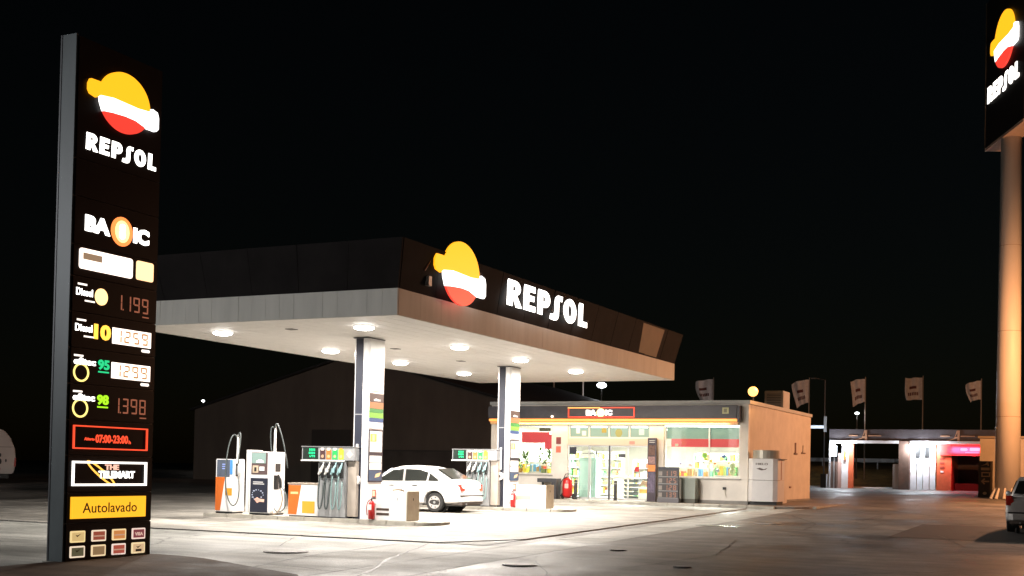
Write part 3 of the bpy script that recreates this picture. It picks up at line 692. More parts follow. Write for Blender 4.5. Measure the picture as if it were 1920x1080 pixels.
# ------------------------------------------------------------------ service boxes, extinguishers
def service_box(dx, dy, zb, label, slots):
    x0, x1, y0, y1 = -17.28+dx, -15.86+dx, 26.6+dy, 27.2+dy
    t = thing('service_box', label, 'service box', ((x0+x1)/2, (y0+y1)/2, zb), 'white air and water boxes on the pump islands')
    box('cabinet', WHITE_G, t, x0, x1-.03, y0, y1, zb, zb+.74)
    box('end_panel', CREAM, t, x1-.028, x1, y0-.005, y1+.005, zb+.01, zb+.76)
    if slots:
        box('slot', mat('slot_black', (.05, .03, .02), .6), t, x0+.5, x0+.88, y0-.006, y0, zb+.25, zb+.31)
        box('slot', mat('slot_black', (.05, .03, .02), .6), t, x0+.5, x0+.88, y0-.006, y0, zb+.13, zb+.19)
    else: box('slot', mat('slot_grey', (.35, .38, .28), .5), t, x0+.35, x0+.88, y0-.006, y0, zb+.26, zb+.4)
    box('key_lock', GREYM, t, x1-.3, x1-.28, y0-.01, y0, zb+.52, zb+.6)
    box('end_lock', BLACK, t, x1, x1+.006, y0+.28, y0+.31, zb+.52, zb+.58)
    if slots:
        MB().tube([(x1-.5, y0+.1, zb+.78), (x1-.3, y0+.06, zb+.8), (x1-.16, y0+.08, zb+.77), (x1-.18, y0+.12, zb+.745)], .022, 8).build('handle', mat('handle_bronze', (.2, .15, .1), .4, .5), t)
    box('red_notice', mat('notice', (.7, .2, .08), .5), t, x0+.1, x0+.2, y0-.006, y0, zb+.72, zb+.735) if False else None
    return t
service_box(0, 0, .02, 'long white box with two black slots on the near island, right of the nearer column', True)
service_box(-.12, 8.85, .155, 'long white box with one grey slot on the far island, beside the farther column', False)
def extinguisher(x, y, z, label, s=1.):
    t = thing('fire_extinguisher', label, 'extinguisher', (x, y, z), 'red fire extinguishers at the islands')
    MB().tube([(x, y, z+.02*s), (x, y, z+.03*s), (x, y, z+.40*s), (x, y, z+.46*s), (x, y, z+.49*s)], [.06*s, .085*s, .085*s, .06*s, .03*s], 16).build('cylinder', RED, t, smooth=True)
    flat('label', [roundrect(x-.045*s, x+.05*s, z+.26*s, z+.4*s, .01)], mat('ext_label', (.75, .68, .66), .5), t, ('y', y-.083*s), .006)
    MB().tube([(x, y, z+.49*s), (x, y, z+.54*s)], .02*s, 8).build('valve', BLACK, t)
    MB().box(x-.01, x+.1*s, y-.02, y+.02, z+.54*s, z+.56*s).box(x+.0, x+.09*s, y-.015, y+.015, z+.575*s, z+.595*s).build('trigger', BLACK, t)
    MB().tube(bez([(x, y, z+.53*s), (x-.14*s, y-.02, z+.52*s), (x-.16*s, y-.03, z+.3*s), (x-.1*s, y-.04, z+.12*s)], 10), .013*s, 6).build('hose', mat('hose_red', (.3, .08, .06), .5), t, smooth=True)
    return t
extinguisher(-16.88, 26.52, .02, 'red fire extinguisher leaning on the white box by the nearer column')
extinguisher(-17.12, 35.36, .155, 'red fire extinguisher beside the farther column')
for x, y, z, l in ((-16.86, 26.59, .60, 'small red and cream notice above the nearer fire extinguisher'), (-17.12, 35.44, .72, 'small red and cream notice above the farther fire extinguisher')):
    t = thing('notice', l, 'notice', (x, y, z), 'little extinguisher notices')
    box('plate', mat('notice_red', (.6, .08, .05), .5), t, x-.05, x+.06, y-.012, y, z, z+.2); box('print', mat('notice_cream', (.85, .6, .4), .5), t, x-.03, x+.04, y-.016, y-.012, z+.03, z+.17)

# ------------------------------------------------------------------ cars
def loft(stations, name, m, parent, sub=1):
    """stations: list of (list of (x,y,z)) rows with equal count"""
    k = len(stations[0]); b = MB(); v = [p for s_ in stations for p in s_]
    f = [(i*k+j, i*k+j+1, (i+1)*k+j+1, (i+1)*k+j) for i in range(len(stations)-1) for j in range(k-1)]
    f += [tuple(range(k)), tuple(range((len(stations)-1)*k, len(stations)*k))[::-1]]
    f += [((i+1)*k+0, (i+1)*k+k-1, i*k+k-1, i*k+0) for i in range(len(stations)-1)]
    b.add(v, f); return b
def wheel_set(t, pos, r=.3, wd=.19, hub=None):
    for (x, s) in pos:
        y = s
        d = 1 if s > 0 else -1
        w_ = MB().tube([(x, y-d*wd, r), (x, y-d*.02, r), (x, y, r)], [r, r, r-.02], 28).build('wheel', RUBBER, t)
        MB().tube([(x, y-d*.03, r), (x, y+d*.006, r), (x, y-d*.012, r)], [r*.66, r*.66, r*.5], 24).build('rim', hub or mat('hubcap', (.55, .53, .52), .35, .4), w_)
        b = MB()
        for k in range(7):
            a = k*2*math.pi/7; cx, cz = x+math.cos(a)*r*.5, r+math.sin(a)*r*.5
            b.tube([(cx, y-d*.008, cz), (cx, y+d*.009, cz)], r*.075, 8)
        b.build('rim_hole', BLACK, w_); MB().tube([(x, y, r), (x, y+d*.014, r)], r*.13, 12).build('hub', GREYM, w_)
def sect(x, zb, zs, zt, wb, ws, wt, n=4):
    """cross section (closed, left to right over the top) at station x; belly zb, shoulder zs, deck zt"""
    half = [(wb, zb), (wb+.03, zb+.08), (ws, zb+(zs-zb)*.45), (ws, zs-.06), (ws-.035, zs), (wt, zt-.01), (wt*.5, zt+.012), (0, zt+.018)]
    L = [(x, -a, z) for a, z in half]; R = [(x, a, z) for a, z in half[::-1][1:]]
    return L+R
def car(name, label, paint, loc, rot, kind):
    t = thing(name, label, 'car', (0, 0, 0))
    # local axes: nose at +x, rear at -x, wheels at z=0
    if kind == 'sedan':
        ST = [(-2.12, .34, .66, .72, .70, .74, .68), (-2.05, .27, .88, .97, .76, .80, .68), (-1.85, .25, .90, 1.02, .78, .825, .70), (-1.5, .24, .90, 1.0, .8, .84, .70), (-.9, .22, .89, .95, .81, .85, .72), (0, .2, .88, .92, .82, .855, .74),
              (.7, .2, .86, .90, .82, .85, .74), (1.0, .2, .84, .9, .81, .845, .72), (1.5, .22, .78, .84, .8, .83, .70), (1.95, .24, .68, .73, .76, .79, .64), (2.15, .3, .56, .60, .68, .70, .6)]
        roof = [(-1.78, .985, .60), (-1.1, 1.33, .55), (-.75, 1.395, .56), (-.2, 1.42, .57), (.2, 1.40, .56), (.45, 1.34, .55), (1.12, .90, .66)]
        wx = (-1.22, 1.3)
    else:
        ST = [(-1.9, .34, .66, .74, .72, .76, .70), (-1.84, .26, .90, .97, .76, .80, .7), (-1.6, .24, .92, .98, .78, .82, .72), (-.9, .22, .9, .95, .8, .83, .72), (0, .2, .88, .92, .8, .835, .74),
              (.7, .2, .86, .90, .8, .83, .74), (1.0, .2, .84, .9, .8, .825, .72), (1.5, .22, .76, .8, .78, .8, .66), (1.85, .26, .62, .66, .7, .72, .6)]
        roof = [(-1.82, .96, .62), (-1.55, 1.33, .56), (-1.2, 1.42, .56), (-.5, 1.46, .57), (.1, 1.43, .56), (.4, 1.36, .55), (1.05, .9, .66)]
        wx = (-1.2, 1.25)
    b = loft([sect(*s_) for s_ in ST], 'body', paint, t)
    body = b.build('body', paint, t, smooth=True)
    md = body.modifiers.new('s', 'SUBSURF'); md.levels = 2; md.render_levels = 2
    # wheel arch cutters, applied
    cut = MB()
    for x in wx:
        for s_ in (-1, 1): cut.tube([(x, s_*.55, .3), (x, s_*1.0, .3)], .365, 32)
    co = cut.build('cutter', BLACK, None)
    mb = body.modifiers.new('b', 'BOOLEAN'); mb.operation = 'DIFFERENCE'; mb.object = co; mb.solver = 'EXACT'
    bpy.context.view_layer.update()
    me = bpy.data.meshes.new_from_object(body.evaluated_get(bpy.context.evaluated_depsgraph_get()))
    body.modifiers.clear(); body.data = me; body.data.name = 'body'; bpy.data.objects.remove(co)
    me.materials.clear(); me.materials.append(paint)
    for p in me.polygons: p.material_index = 0
    # dark liner inside arches
    for x in wx:
        for s_ in (-1, 1): MB().tube([(x, s_*.5, .3), (x, s_*.56, .3)], .37, 24).build('arch_liner', BLACK, t)
    # roof shell: cross-sections along x, shoulder at .93
    rs = []
    for i, (x, z, wt) in enumerate(roof):
        base = .74; zb = .86
        wtop = wt
        rs.append([(x, -base+ (0.0), zb), (x, -wtop-.015, z-.10 if z > 1.2 else max(zb, z-.03)), (x, -wtop+.03, z-.02), (x, -wtop*.5, z+.012), (x, 0, z+.018), (x, wtop*.5, z+.012), (x, wtop-.03, z-.02), (x, wtop+.015, z-.10 if z > 1.2 else max(zb, z-.03)), (x, base, zb)])
    rb = loft(rs, 'roof', paint, t).build('roof', paint, t, smooth=True)
    GL = mat('car_glass', (.02, .022, .02), .12)
    # side windows: polygon on slanted plane y(z)
    def yz(z): return .74-(z-.86)/(1.30-.86)*(.74-.585)+.012
    def side(nm, pts, m, o=.0):
        for s_ in (-1, 1):
            bb = MB(); n = len(pts)
            bb.add([(x, s_*(yz(z)+o), z) for x, z in pts]+[(x, s_*(yz(z)+o-.015), z) for x, z in pts], [tuple(range(n)), tuple(range(n, 2*n))[::-1]]+[(i, (i+1) % n, n+(i+1) % n, n+i) for i in range(n)])
            bb.build(nm, m, t)
    if kind == 'sedan':
        side('side_window', [(.93, .94), (.42, 1.27), (.02, 1.315), (-.02, .94)], GL)
        side('side_window', [(-.1, .94), (-.06, 1.315), (-.55, 1.31), (-.88, 1.22), (-.86, .96)], GL)
        side('quarter_window', [(-.93, .96), (-.95, 1.2), (-1.28, 1.0), (-1.3, .965)], GL)
        side('window_pillar', [(-.025, .93), (-.0, 1.33), (-.06, 1.33), (-.1, .93)], mat('pillar_grey', (.3, .28, .27), .5), .004)
        xr0, zr0, xr1, zr1 = -1.73, 1.02, -1.13, 1.335
    else:
        side('side_window', [(.85, .94), (.35, 1.3), (-.1, 1.34), (-.1, .94)], GL)
        side('side_window', [(-.18, .94), (-.18, 1.34), (-1.3, 1.33), (-1.5, 1.0)], GL)
        xr0, zr0, xr1, zr1 = -1.845, 1.0, -1.585, 1.32
    # rear and front screens
    nx, nz = -(zr1-zr0), (xr1-xr0); Ln = math.hypot(nx, nz); nx, nz = nx/Ln*.022, nz/Ln*.022
    for (a, zz, c, z2, w0, w1, nm) in ((xr0, zr0, xr1, zr1, .60, .50, 'rear_screen'),):
        MB().add([(a+nx, -w0, zz+nz), (a+nx, w0, zz+nz), (c+nx, w1, z2+nz), (c+nx, -w1, z2+nz), (a, -w0, zz), (a, w0, zz), (c, w1, z2), (c, -w1, z2)],
                 [(0, 1, 2, 3), (7, 6, 5, 4), (0, 4, 5, 1), (1, 5, 6, 2), (2, 6, 7, 3), (3, 7, 4, 0)]).build(nm, GL, t)
    xf0, zf0, xf1, zf1 = (1.08, .935, .5, 1.315) if kind == 'sedan' else (1.0, .94, .45, 1.34)
    MB().add([(xf0+.02, -.62, zf0+.03), (xf0+.02, .62, zf0+.03), (xf1+.02, .5, zf1+.03), (xf1+.02, -.5, zf1+.03), (xf0, -.62, zf0), (xf0, .62, zf0), (xf1, .5, zf1), (xf1, -.5, zf1)],
             [(0, 1, 2, 3), (7, 6, 5, 4), (0, 4, 5, 1), (1, 5, 6, 2), (2, 6, 7, 3), (3, 7, 4, 0)]).build('windscreen', GL, t)
    wheel_set(t, [(x, s_*.80) for x in wx for s_ in (-1, 1)])
    xr = ST[0][0]
    TL = mat('tail_lens', (.42, .02, .015), .2, coat=.5)
    for s_ in (-1, 1):
        if kind == 'sedan':
            o = MB().hexa([(xr+.16, s_*.77, .66), (xr+.0, s_*.70, .66), (xr+.0, s_*.48, .68), (xr+.16, s_*.48, .68)], [(xr+.2, s_*.81, .86), (xr+.05, s_*.76, .86), (xr+.05, s_*.46, .86), (xr+.2, s_*.46, .86)]).build('tail_light', TL, t)
        else:
            o = MB().hexa([(xr+.2, s_*.81, .72), (xr+.02, s_*.78, .70), (xr+.02, s_*.56, .70), (xr+.2, s_*.56, .70)], [(xr+.3, s_*.815, .93), (xr+.05, s_*.80, .95), (xr+.03, s_*.66, .95), (xr+.3, s_*.66, .93)]).build('tail_light', TL, t)
        MB().sphere((.78, s_*.90, .98), .1, 8, (.6, .8, .7)).build('wing_mirror', paint if kind != 'sedan' else mat('mirror_grey', (.12, .12, .12), .4), t, smooth=True)
        MB().hexa([(ST[-1][0]-.2, s_*.66, .52), (ST[-1][0]-.02, s_*.5, .5), (ST[-1][0]-.02, s_*.3, .5), (ST[-1][0]-.2, s_*.3, .5)], [(ST[-1][0]-.3, s_*.70, .68), (ST[-1][0]-.1, s_*.5, .64), (ST[-1][0]-.1, s_*.3, .64), (ST[-1][0]-.3, s_*.3, .68)]).build('headlight', mat('head_lens', (.6, .6, .6), .15), t)
        box('door_handle', BLACK, t, -.62, -.44, s_*.856-.012, s_*.856+.012, .795, .825); box('door_handle', BLACK, t, .22, .4, s_*.858-.012, s_*.858+.012, .79, .82)
        MB().box(-.99, -.975, s_*.852-.004, s_*.852+.004, .4, .86).box(-.07, -.058, s_*.858-.004, s_*.858+.004, .28, .86).box(.86, .872, s_*.85-.004, s_*.85+.004, .3, .84).build('door_gap', BLACK, t)
        if kind == 'sedan': box('sill_trim', mat('sill_grey', (.12, .11, .1), .6), t, -.82, .9, s_*.80-.03, s_*.80+.03, .19, .25)
    box('bumper_strip', BLACK, t, xr-.035, xr+.12, -.74, .74, .50, .535, bevel=.01)
    # bumper volume
    bp = MB()
    for x, wd_ in ((xr-.05, .60), (xr+.02, .74), (xr+.3, .80)): pass
    bp.prism([(xr-.04, -.62), (xr-.06, 0), (xr-.04, .62), (xr+.02, .74), (xr+.28, .815), (xr+.28, -.815), (xr+.02, -.74)], 2, .33, .50)
    bp.build('rear_bumper', paint, t, bevel=.02)
    box('underside', mat('under_black', (.05, .045, .04), .7), t, xr+.05, ST[-1][0]-.2, -.66, .66, .2, .34)
    box('rear_valance', mat('valance_grey', (.12, .1, .09), .7), t, xr+.0, xr+.35, -.7, .7, .24, .33)
    box('number_plate', mat('plate_white', (.7, .7, .66), .4), t, xr-.062, xr-.05, -.26, .26, .36, .47) if kind == 'sedan' else box('number_plate', mat('plate_white', (.7, .7, .66), .4), t, xr-.012, xr+.03, -.26, .26, .6, .71)
    box('boot_lock', BLACK, t, xr+.03, xr+.07, -.02, .02, .78, .83)
    MB().tube([(xr+.0, .45, .26), (xr-.05, .45, .26)], .025, 8).build('exhaust_pipe', GREYM, t)
    t.location = loc; t.rotation_euler = (0, 0, rot)
    return t
CARW = mat('car_white', (.8, .8, .79), .25, coat=.6)
CARS = mat('car_silver', (.5, .51, .52), .35, .25, coat=.6, noise=.04)
car('parked_car', 'white four-door saloon stopped between the two pump islands', CARW, (-19.72, 33.45, zg(33.4)+.03), math.pi, 'sedan')
car('parked_car', 'silver hatchback cut off by the right edge of the picture, seen from behind', CARS, (-1.38, 35.2, zg(35.2)+.006), math.pi/2, 'hatch')

# ------------------------------------------------------------------ shop
GX0, GX1, GY0, GY1, GB, GT = -22.9, -12.0, 45.1, 56.0, .12, 4.18
sidewalk = MB().prism([(-23.5, 43.3), (-10.6, 43.3), (-9.9, 43.6), (-9.5, 44.3), (-9.4, 57.5), (-23.5, 57.5)], 2, .05, .245).build('sidewalk', mat('sidewalk_concrete', (.26, .23, .2), .8, noise=.25, nscale=2, bump=.2), None, kind='structure')
k0 = None
for i in range(13):
    x = -23.5+i*1.0
    if k0 is None: k0 = box('kerb_stone', CONC, sidewalk, x, x+.985, 43.17, 43.3, .0, .25, bevel=.012)
    else:
        o = k0.copy(); COL.objects.link(o); o.parent = sidewalk; o.location = (i*1.0, 0, random.uniform(-.003, .003))
for i in range(12): box('kerb_stone', CONC, sidewalk, -9.4, -9.26, 44.4+i*1.0, 45.385+i*1.0, .0, .25, bevel=.012)
shop = thing('shop_building', 'low flat-roofed shop with bright windows and amber light strip behind the canopy', 'shop', (-17.4, 50, .2))
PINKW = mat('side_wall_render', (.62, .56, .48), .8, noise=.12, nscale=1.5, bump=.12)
T = .25; zf = .245
# front wall pieces
def wl(x0, x1, z0, z1, m=OFFW): return box('wall', m, shop, x0, x1, GY0, GY0+T, z0, z1)
wl(GX0, -22.3, zf-.1, 3.24); wl(-22.3, -20.12, zf-.1, 1.21); wl(-20.12, -19.43, zf-.1, 3.24); wl(-15.95, -15.35, zf-.1, 3.24)
wl(-15.35, -12.32, zf-.1, 1.21); wl(-12.32, GX1, zf-.1, 3.24); wl(GX0, GX1, 3.24, 4.05)
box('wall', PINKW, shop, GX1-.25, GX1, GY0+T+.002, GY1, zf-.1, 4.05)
box('wall', OFFW, shop, GX0, GX0+.2, GY0+T+.002, GY1, zf-.1, 4.05); box('wall', OFFW, shop, GX0+.202, GX1-.252, GY1-.2, GY1, zf-.1, 4.05)
box('roof_slab', mat('roof_grey', (.3, .3, .3), .9), shop, GX0+.202, GX1-.252, GY0+.252, GY1-.202, 3.75, 3.95)
box('roof_coping', mat('coping', (.5, .5, .47), .5), shop, GX0-.06, GX1+.06, GY0-.06, GY0+.3, 4.052, 4.19)
box('roof_coping', mat('coping', (.5, .5, .47), .5), shop, GX1-.3, GX1+.06, GY0+.302, GY1+.05, 4.052, 4.19)
box('wall_plinth', mat('plinth_grey', (.25, .24, .22), .8, noise=.2), shop, -15.35, GX1+.02, GY0-.03, GY0, zf, .37)
box('wall_plinth', mat('plinth_grey', (.25, .24, .22), .8, noise=.2), shop, GX1, GX1+.03, GY0, GY1, zf, .34)
box('floor', mat('shop_floor', (.6, .58, .54), .4), shop, GX0+.2, GX1-.25, GY0+.25, GY1-.2, .2, .25)
box('ceiling', mat('shop_ceiling', (.75, .75, .73), .8), shop, GX0+.2, GX1-.25, GY0+.255, GY1-.2, 3.28, 3.32)
box('dark_fascia', mat('fascia_slate', (.07, .066, .075), .45, noise=.15), shop, GX0-.02, -12.36, GY0-.32, GY0-.002, 3.5, 3.99, bevel=.03)
box('fascia_end', mat('fascia_slate', (.07, .066, .075), .45), shop, -12.36, -12.27, GY0-.3, GY0-.002, 3.36, 3.97)
lightstrip = box('light_strip', G_AMB, shop, GX0, -12.4, GY0-.26, GY0-.1, 3.38, 3.475, bevel=.02)
box('strip_housing', mat('strip_cream', (.7, .5, .25), .5), shop, GX0, -12.38, GY0-.1, GY0-.003, 3.26, 3.48)
lamp('strip_lamp', 'AREA', (-17.5, GY0-.18, 3.33), 110, (1, .62, .3), shop, 9.5, (0, 0, 0), None, .1)
# fascia sign
q = ('y', GY0-.33)
frame('neon_border', G_NEON, shop, q, -19.28, -16.45, 3.52, 3.93, .04, .04)
box('neon_tube', glow('neon_amber', (1, .42, .1), 1.8), shop, -19.28, -17.9, GY0-.39, GY0-.372, 3.885, 3.93)
text('lettering', 'BA', G_WHITE, shop, q, -18.5, -18.06, 3.61, 3.82, .03, .06)
flat('round_emblem', [arc(-17.87, 3.71, .17, .17, 0, 350, 20)], glow('lit_round', (1, .7, .3), 2.8), shop, q, .04)
text('lettering', 'S', G_WHITE, shop, ('y', GY0-.37), -17.95, -17.8, 3.6, 3.82, .02, .06)
text('lettering', 'IC', G_WHITE, shop, q, -17.68, -17.4, 3.61, 3.82, .03, .06)
panel('small_sign', mat('small_sign', (.62, .6, .32), .5), shop, ('y', GY0-.325), -12.93, -12.68, 3.66, 3.9, .015)
text('lettering', 'P', mat('sign_ink', (.25, .25, .15), .5), shop, ('y', GY0-.34), -12.85, -12.76, 3.7, 3.86, .004) if False else panel('sign_print', mat('sign_ink', (.25, .25, .15), .5), shop, ('y', GY0-.34), -12.87, -12.75, 3.71, 3.85, .004)
MB().sphere((-19.98, GY0-.35, 3.56), .05, 8).build('bulkhead_lamp', glow('lamp_bulb', (1, .75, .5), 5), shop)
# glazing
GLS = glass('shop_glass', (.93, .98, .95), .03)
FRM = mat('window_frame', (.6, .6, .57), .4, .2)
def window(x0, x1, z0, z1, mull=()):
    w_ = flat('window', [[(x0, z0), (x1, z0), (x1, z1), (x0, z1)], [(x0+.06, z0+.06), (x1-.06, z0+.06), (x1-.06, z1-.06), (x0+.06, z1-.06)]], FRM, shop, ('y', GY0+.16), .07)
    box('pane', GLS, w_, x0+.06, x1-.06, GY0+.12, GY0+.128, z0+.06, z1-.06)
    for m_ in mull: box('mullion', FRM, w_, m_-.025, m_+.025, GY0+.1, GY0+.15, z0+.06, z1-.06)
    box('sill', mat('sill_grey2', (.35, .34, .32), .5), w_, x0-.03, x1+.05, GY0-.06, GY0+.08, z0-.045, z0-.002)
    return w_
wr = window(-15.35, -12.32, 1.21, 3.24, (-13.55,))
box('tube_light', glow('tube', (1, 1, .95), 3.5), wr, -15.3, -12.38, GY0+.02, GY0+.08, 3.175, 3.235)
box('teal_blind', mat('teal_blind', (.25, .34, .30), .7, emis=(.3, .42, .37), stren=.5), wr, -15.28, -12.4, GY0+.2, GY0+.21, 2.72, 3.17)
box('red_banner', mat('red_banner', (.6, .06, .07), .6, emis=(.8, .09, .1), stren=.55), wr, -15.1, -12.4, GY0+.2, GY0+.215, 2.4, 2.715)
panel('window_notice', WHITE, wr, ('y', GY0+.12), -15.27, -15.1, 2.42, 2.7, .01)
panel('window_notice', mat('notice_peach', (.8, .6, .4), .5), wr, ('y', GY0+.195), -14.95, -14.82, 2.42, 2.52, .01)
wL = window(-22.3, -20.12, 1.21, 3.24)
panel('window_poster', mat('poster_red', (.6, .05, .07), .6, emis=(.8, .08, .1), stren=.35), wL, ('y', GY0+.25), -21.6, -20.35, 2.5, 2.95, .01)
panel('window_poster', mat('poster_red', (.6, .05, .07), .6), wL, ('y', GY0+.24), -20.55, -20.24, 2.25, 2.85, .01)
panel('window_poster', mat('poster_maroon', (.2, .03, .05), .6), wL, ('y', GY0+.23), -22.15, -21.75, 2.4, 3.0, .01)
panel('window_poster', mat('poster_dark', (.12, .1, .07), .6), wL, ('y', GY0+.23), -20.8, -20.3, 2.98, 3.12, .01)
# transom and sliding door
tr = flat('transom', [[(-19.43, 2.7), (-15.95, 2.7), (-15.95, 3.24), (-19.43, 3.24)]]+[[(-19.36+i*.86, 2.76), (-18.56+i*.86, 2.76), (-18.56+i*.86, 3.18), (-19.36+i*.86, 3.18)] for i in range(4)], mat('door_frame', (.72, .7, .66), .4), shop, ('y', GY0+.16), .07)
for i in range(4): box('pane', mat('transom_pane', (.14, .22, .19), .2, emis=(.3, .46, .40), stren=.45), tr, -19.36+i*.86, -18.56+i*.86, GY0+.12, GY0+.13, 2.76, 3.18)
for i in range(4): box('tube_light', glow('tube', (1, 1, .95), 3.5), tr, -19.3+i*.86, -18.62+i*.86, GY0+.06, GY0+.09, 3.13, 3.17)
panel('sticker', WHITE, tr, ('y', GY0+.12), -19.1, -18.95, 2.9, 3.1, .006); panel('sticker', mat('stk_w', (.75, .75, .7), .5), tr, ('y', GY0+.12), -18.85, -18.68, 2.82, 3.0, .006)
panel('sticker', mat('stk_olive', (.3, .26, .05), .5), tr, ('y', GY0+.12), -18.0, -17.8, 2.93, 3.17, .006)
flat('round_sticker', [arc(-17.27, 2.93, .15, .17, 0, 350, 16)], mat('stk_olive2', (.25, .28, .1), .5), tr, ('y', GY0+.12), .006)
panel('sticker', mat('stk_teal', (.45, .65, .62), .5), tr, ('y', GY0+.12), -16.42, -16.2, 2.85, 3.08, .006)
box('door_header', mat('header_beige', (.66, .58, .46), .6), shop, -19.43, -15.95, GY0+.02, GY0+.17, 2.43, 2.698)
panel('sticker', mat('stk_pink', (.75, .3, .25), .5), shop, ('y', GY0+.02), -16.78, -16.55, 2.48, 2.6, .006)
DF = mat('door_alu', (.55, .56, .55), .3, .5)
def doorleaf(x0, x1, y):
    d = flat('door', [[(x0, .26), (x1, .26), (x1, 2.42), (x0, 2.42)], [(x0+.04, .34), (x1-.04, .34), (x1-.04, 2.37), (x0+.04, 2.37)]], DF, shop, ('y', y), .045)
    box('pane', GLS, d, x0+.04, x1-.04, y-.025, y-.018, .34, 2.37)
    return d
for a, c, yy in ((-19.41, -18.5, GY0+.12), (-18.5, -17.68, GY0+.18), (-17.62, -16.85, GY0+.18), (-16.85, -15.97, GY0+.12)):
    d = doorleaf(a, c, yy)
box('door_post', DARKM, shop, -17.675, -17.625, GY0+.1, GY0+.16, .26, 2.42)
box('door_track', DARKM, shop, -18.8, -17.75, GY0+.08, GY0+.1, 2.08, 2.1)
box('door_track', DARKM, shop, -18.22, -18.16, GY0+.07, GY0+.08, 2.0, 2.2)
for (x, z, m_, w_, h_) in ((-17.1, 2.02, DARKM, .3, .14), (-16.45, 1.5, RED, .17, .2), (-15.98, 1.55, GREYM, .09, .6), (-19.2, 2.2, NAVY, .3, .3)):
    panel('door_sticker', m_, shop, ('y', GY0+.05), x-w_/2, x+w_/2, z-h_/2, z+h_/2, .006)
# pillar notices
for z, h_, c_ in ((2.6, .28, (.2, .04, .04)), (2.24, .26, (.75, .16, .1))):
    panel('pillar_notice', mat('pn%d' % int(z*10), c_, .5), shop, ('y', GY0), -19.93, -19.72, z-h_/2, z+h_/2, .012)
box('wall_socket', BLACK, shop, -12.95, -12.83, GY0-.05, GY0, .78, .88)
MB().tube([(-12.87, GY0-.03, .78), (-12.84, GY0-.04, .6), (-12.83, GY0-.03, .5)], .015, 6).build('drip_pipe', mat('pipe_w', (.7, .68, .6), .5), shop)
# side wall vents
for (y, z0, z1) in ((52.9, 2.34, 2.8),): box('vent_slot', mat('vent_brown', (.12, .06, .04), .6), shop, GX1, GX1+.02, y-.08, y+.16, z0, z1); box('vent_sill', mat('vent_brown', (.12, .06, .04), .6), shop, GX1, GX1+.05, y-.25, y+.3, z0-.05, z0)
box('vent_slot', PINKW, shop, GX1, GX1+.04, 54.35, 54.5, 2.42, 2.72); box('vent_sill', mat('vent_brown', (.12, .06, .04), .6), shop, GX1, GX1+.05, 54.1, 54.8, 2.36, 2.4)
box('wall_tap', mat('tap_brown', (.25, .1, .06), .5), shop, GX1, GX1+.05, 51.9, 52.1, .84, .9)
# shop lights
for x in (-21.2, -17.7, -14.0):
    for y in (46.9, 50.5):
        f = box('ceiling_light', glow('panel_light', (1, 1, .96), 6), shop, x-.6, x+.6, y-.3, y+.3, 3.25, 3.278)
        lamp('shop_lamp', 'AREA', (x, y, 3.2), 620, (1, .98, .92), shop, 1.2, (0, 0, 0), None, .6)

# shop furniture and goods
rnd = random.Random(3)
GC = [(.7, .08, .05), (.8, .5, .05), (.1, .4, .12), (.85, .82, .7), (.12, .3, .55), (.5, .7, .2), (.85, .35, .1), (.25, .5, .45), (.9, .9, .88), (.35, .2, .08)]
def goods(parent, x0, x1, y, z, hmax, per=.16):
    for ci in range(10):
        pass
    by = {}
    x = x0
    while x < x1-.06:
        w_ = rnd.uniform(.05, per); h_ = rnd.uniform(hmax*.5, hmax); c_ = rnd.choice(range(10))
        if rnd.random() < .85:
            by.setdefault(c_, []).append((x, x+w_-.012, y-.14, y+.1, z, z+h_))
        x += w_
    return by
def shelf(x0, x1, y, label, levels=4, top=1.7):
    t = thing('shelf_unit', label, 'shelf', ((x0+x1)/2, y, .25), 'shelves of goods inside the shop')
    b = MB().box(x0, x1, y+.12, y+.15, .25, top).box(x0-.02, x0, y-.2, y+.15, .25, top).box(x1, x1+.02, y-.2, y+.15, .25, top)
    b.build('frame', WHITE, t)
    allb = {}
    for k in range(levels):
        z = .35+k*(top-.3)/levels
        box('shelf', WHITE, t, x0, x1, y-.2, y+.118, z-.025, z)
        for c_, L in goods(t, x0, x1, y, z+.001, (top-.3)/levels*.8).items(): allb.setdefault(c_, []).extend(L)
    for c_, L in allb.items():
        b = MB()
        for q_ in L: b.box(*q_)
        o = b.build('goods', mat('goods%d' % c_, GC[c_], .5), t); o['kind'] = 'stuff'
shelf(-22.2, -20.2, 46.3, 'low shelf of bottles and snacks behind the left shop window', 3, 1.75)
shelf(-15.2, -13.7, 46.6, 'low shelf of small goods behind the left half of the right window', 3, 1.6)
shelf(-13.6, -12.4, 46.3, 'shelf of toys and cans behind the right end of the right window', 3, 1.75)
shelf(-17.5, -16.1, 47.8, 'shelf of packets seen through the right half of the door', 4, 1.9)
shelf(-22.4, -19.8, 52.5, 'tall back shelf deep in the shop on the left', 5, 2.3)
shelf(-16.5, -13.0, 53.0, 'tall back shelf deep in the shop on the right', 5, 2.3)
t = thing('drinks_fridge', 'pale teal drinks fridge just inside the left side of the door', 'fridge', (-19.0, 46.2, .25))
box('cabinet', mat('fridge_teal', (.33, .47, .44), .5), t, -19.3, -18.55, 46.0, 46.6, .25, 1.95, bevel=.03); box('door', mat('fridge_glass', (.45, .6, .58), .15), t, -19.22, -18.63, 45.97, 45.998, .6, 1.8)
flat('header', [arc(-18.92, 1.96, .37, .3, 0, 180, 12)], WHITE, t, ('y', 46.1), .1)
t = thing('shop_counter', 'pale counter with a till inside the shop near the door', 'counter', (-18.0, 50, .25))
box('top', WHITE, t, -19.4, -17.0, 49.9, 50.6, 1.15, 1.2); box('body', mat('counter_body', (.6, .45, .3), .5), t, -19.3, -17.1, 50.0, 50.55, .25, 1.148)
box('till', BLACK, t, -18.3, -17.95, 50.0, 50.4, 1.2, 1.5)
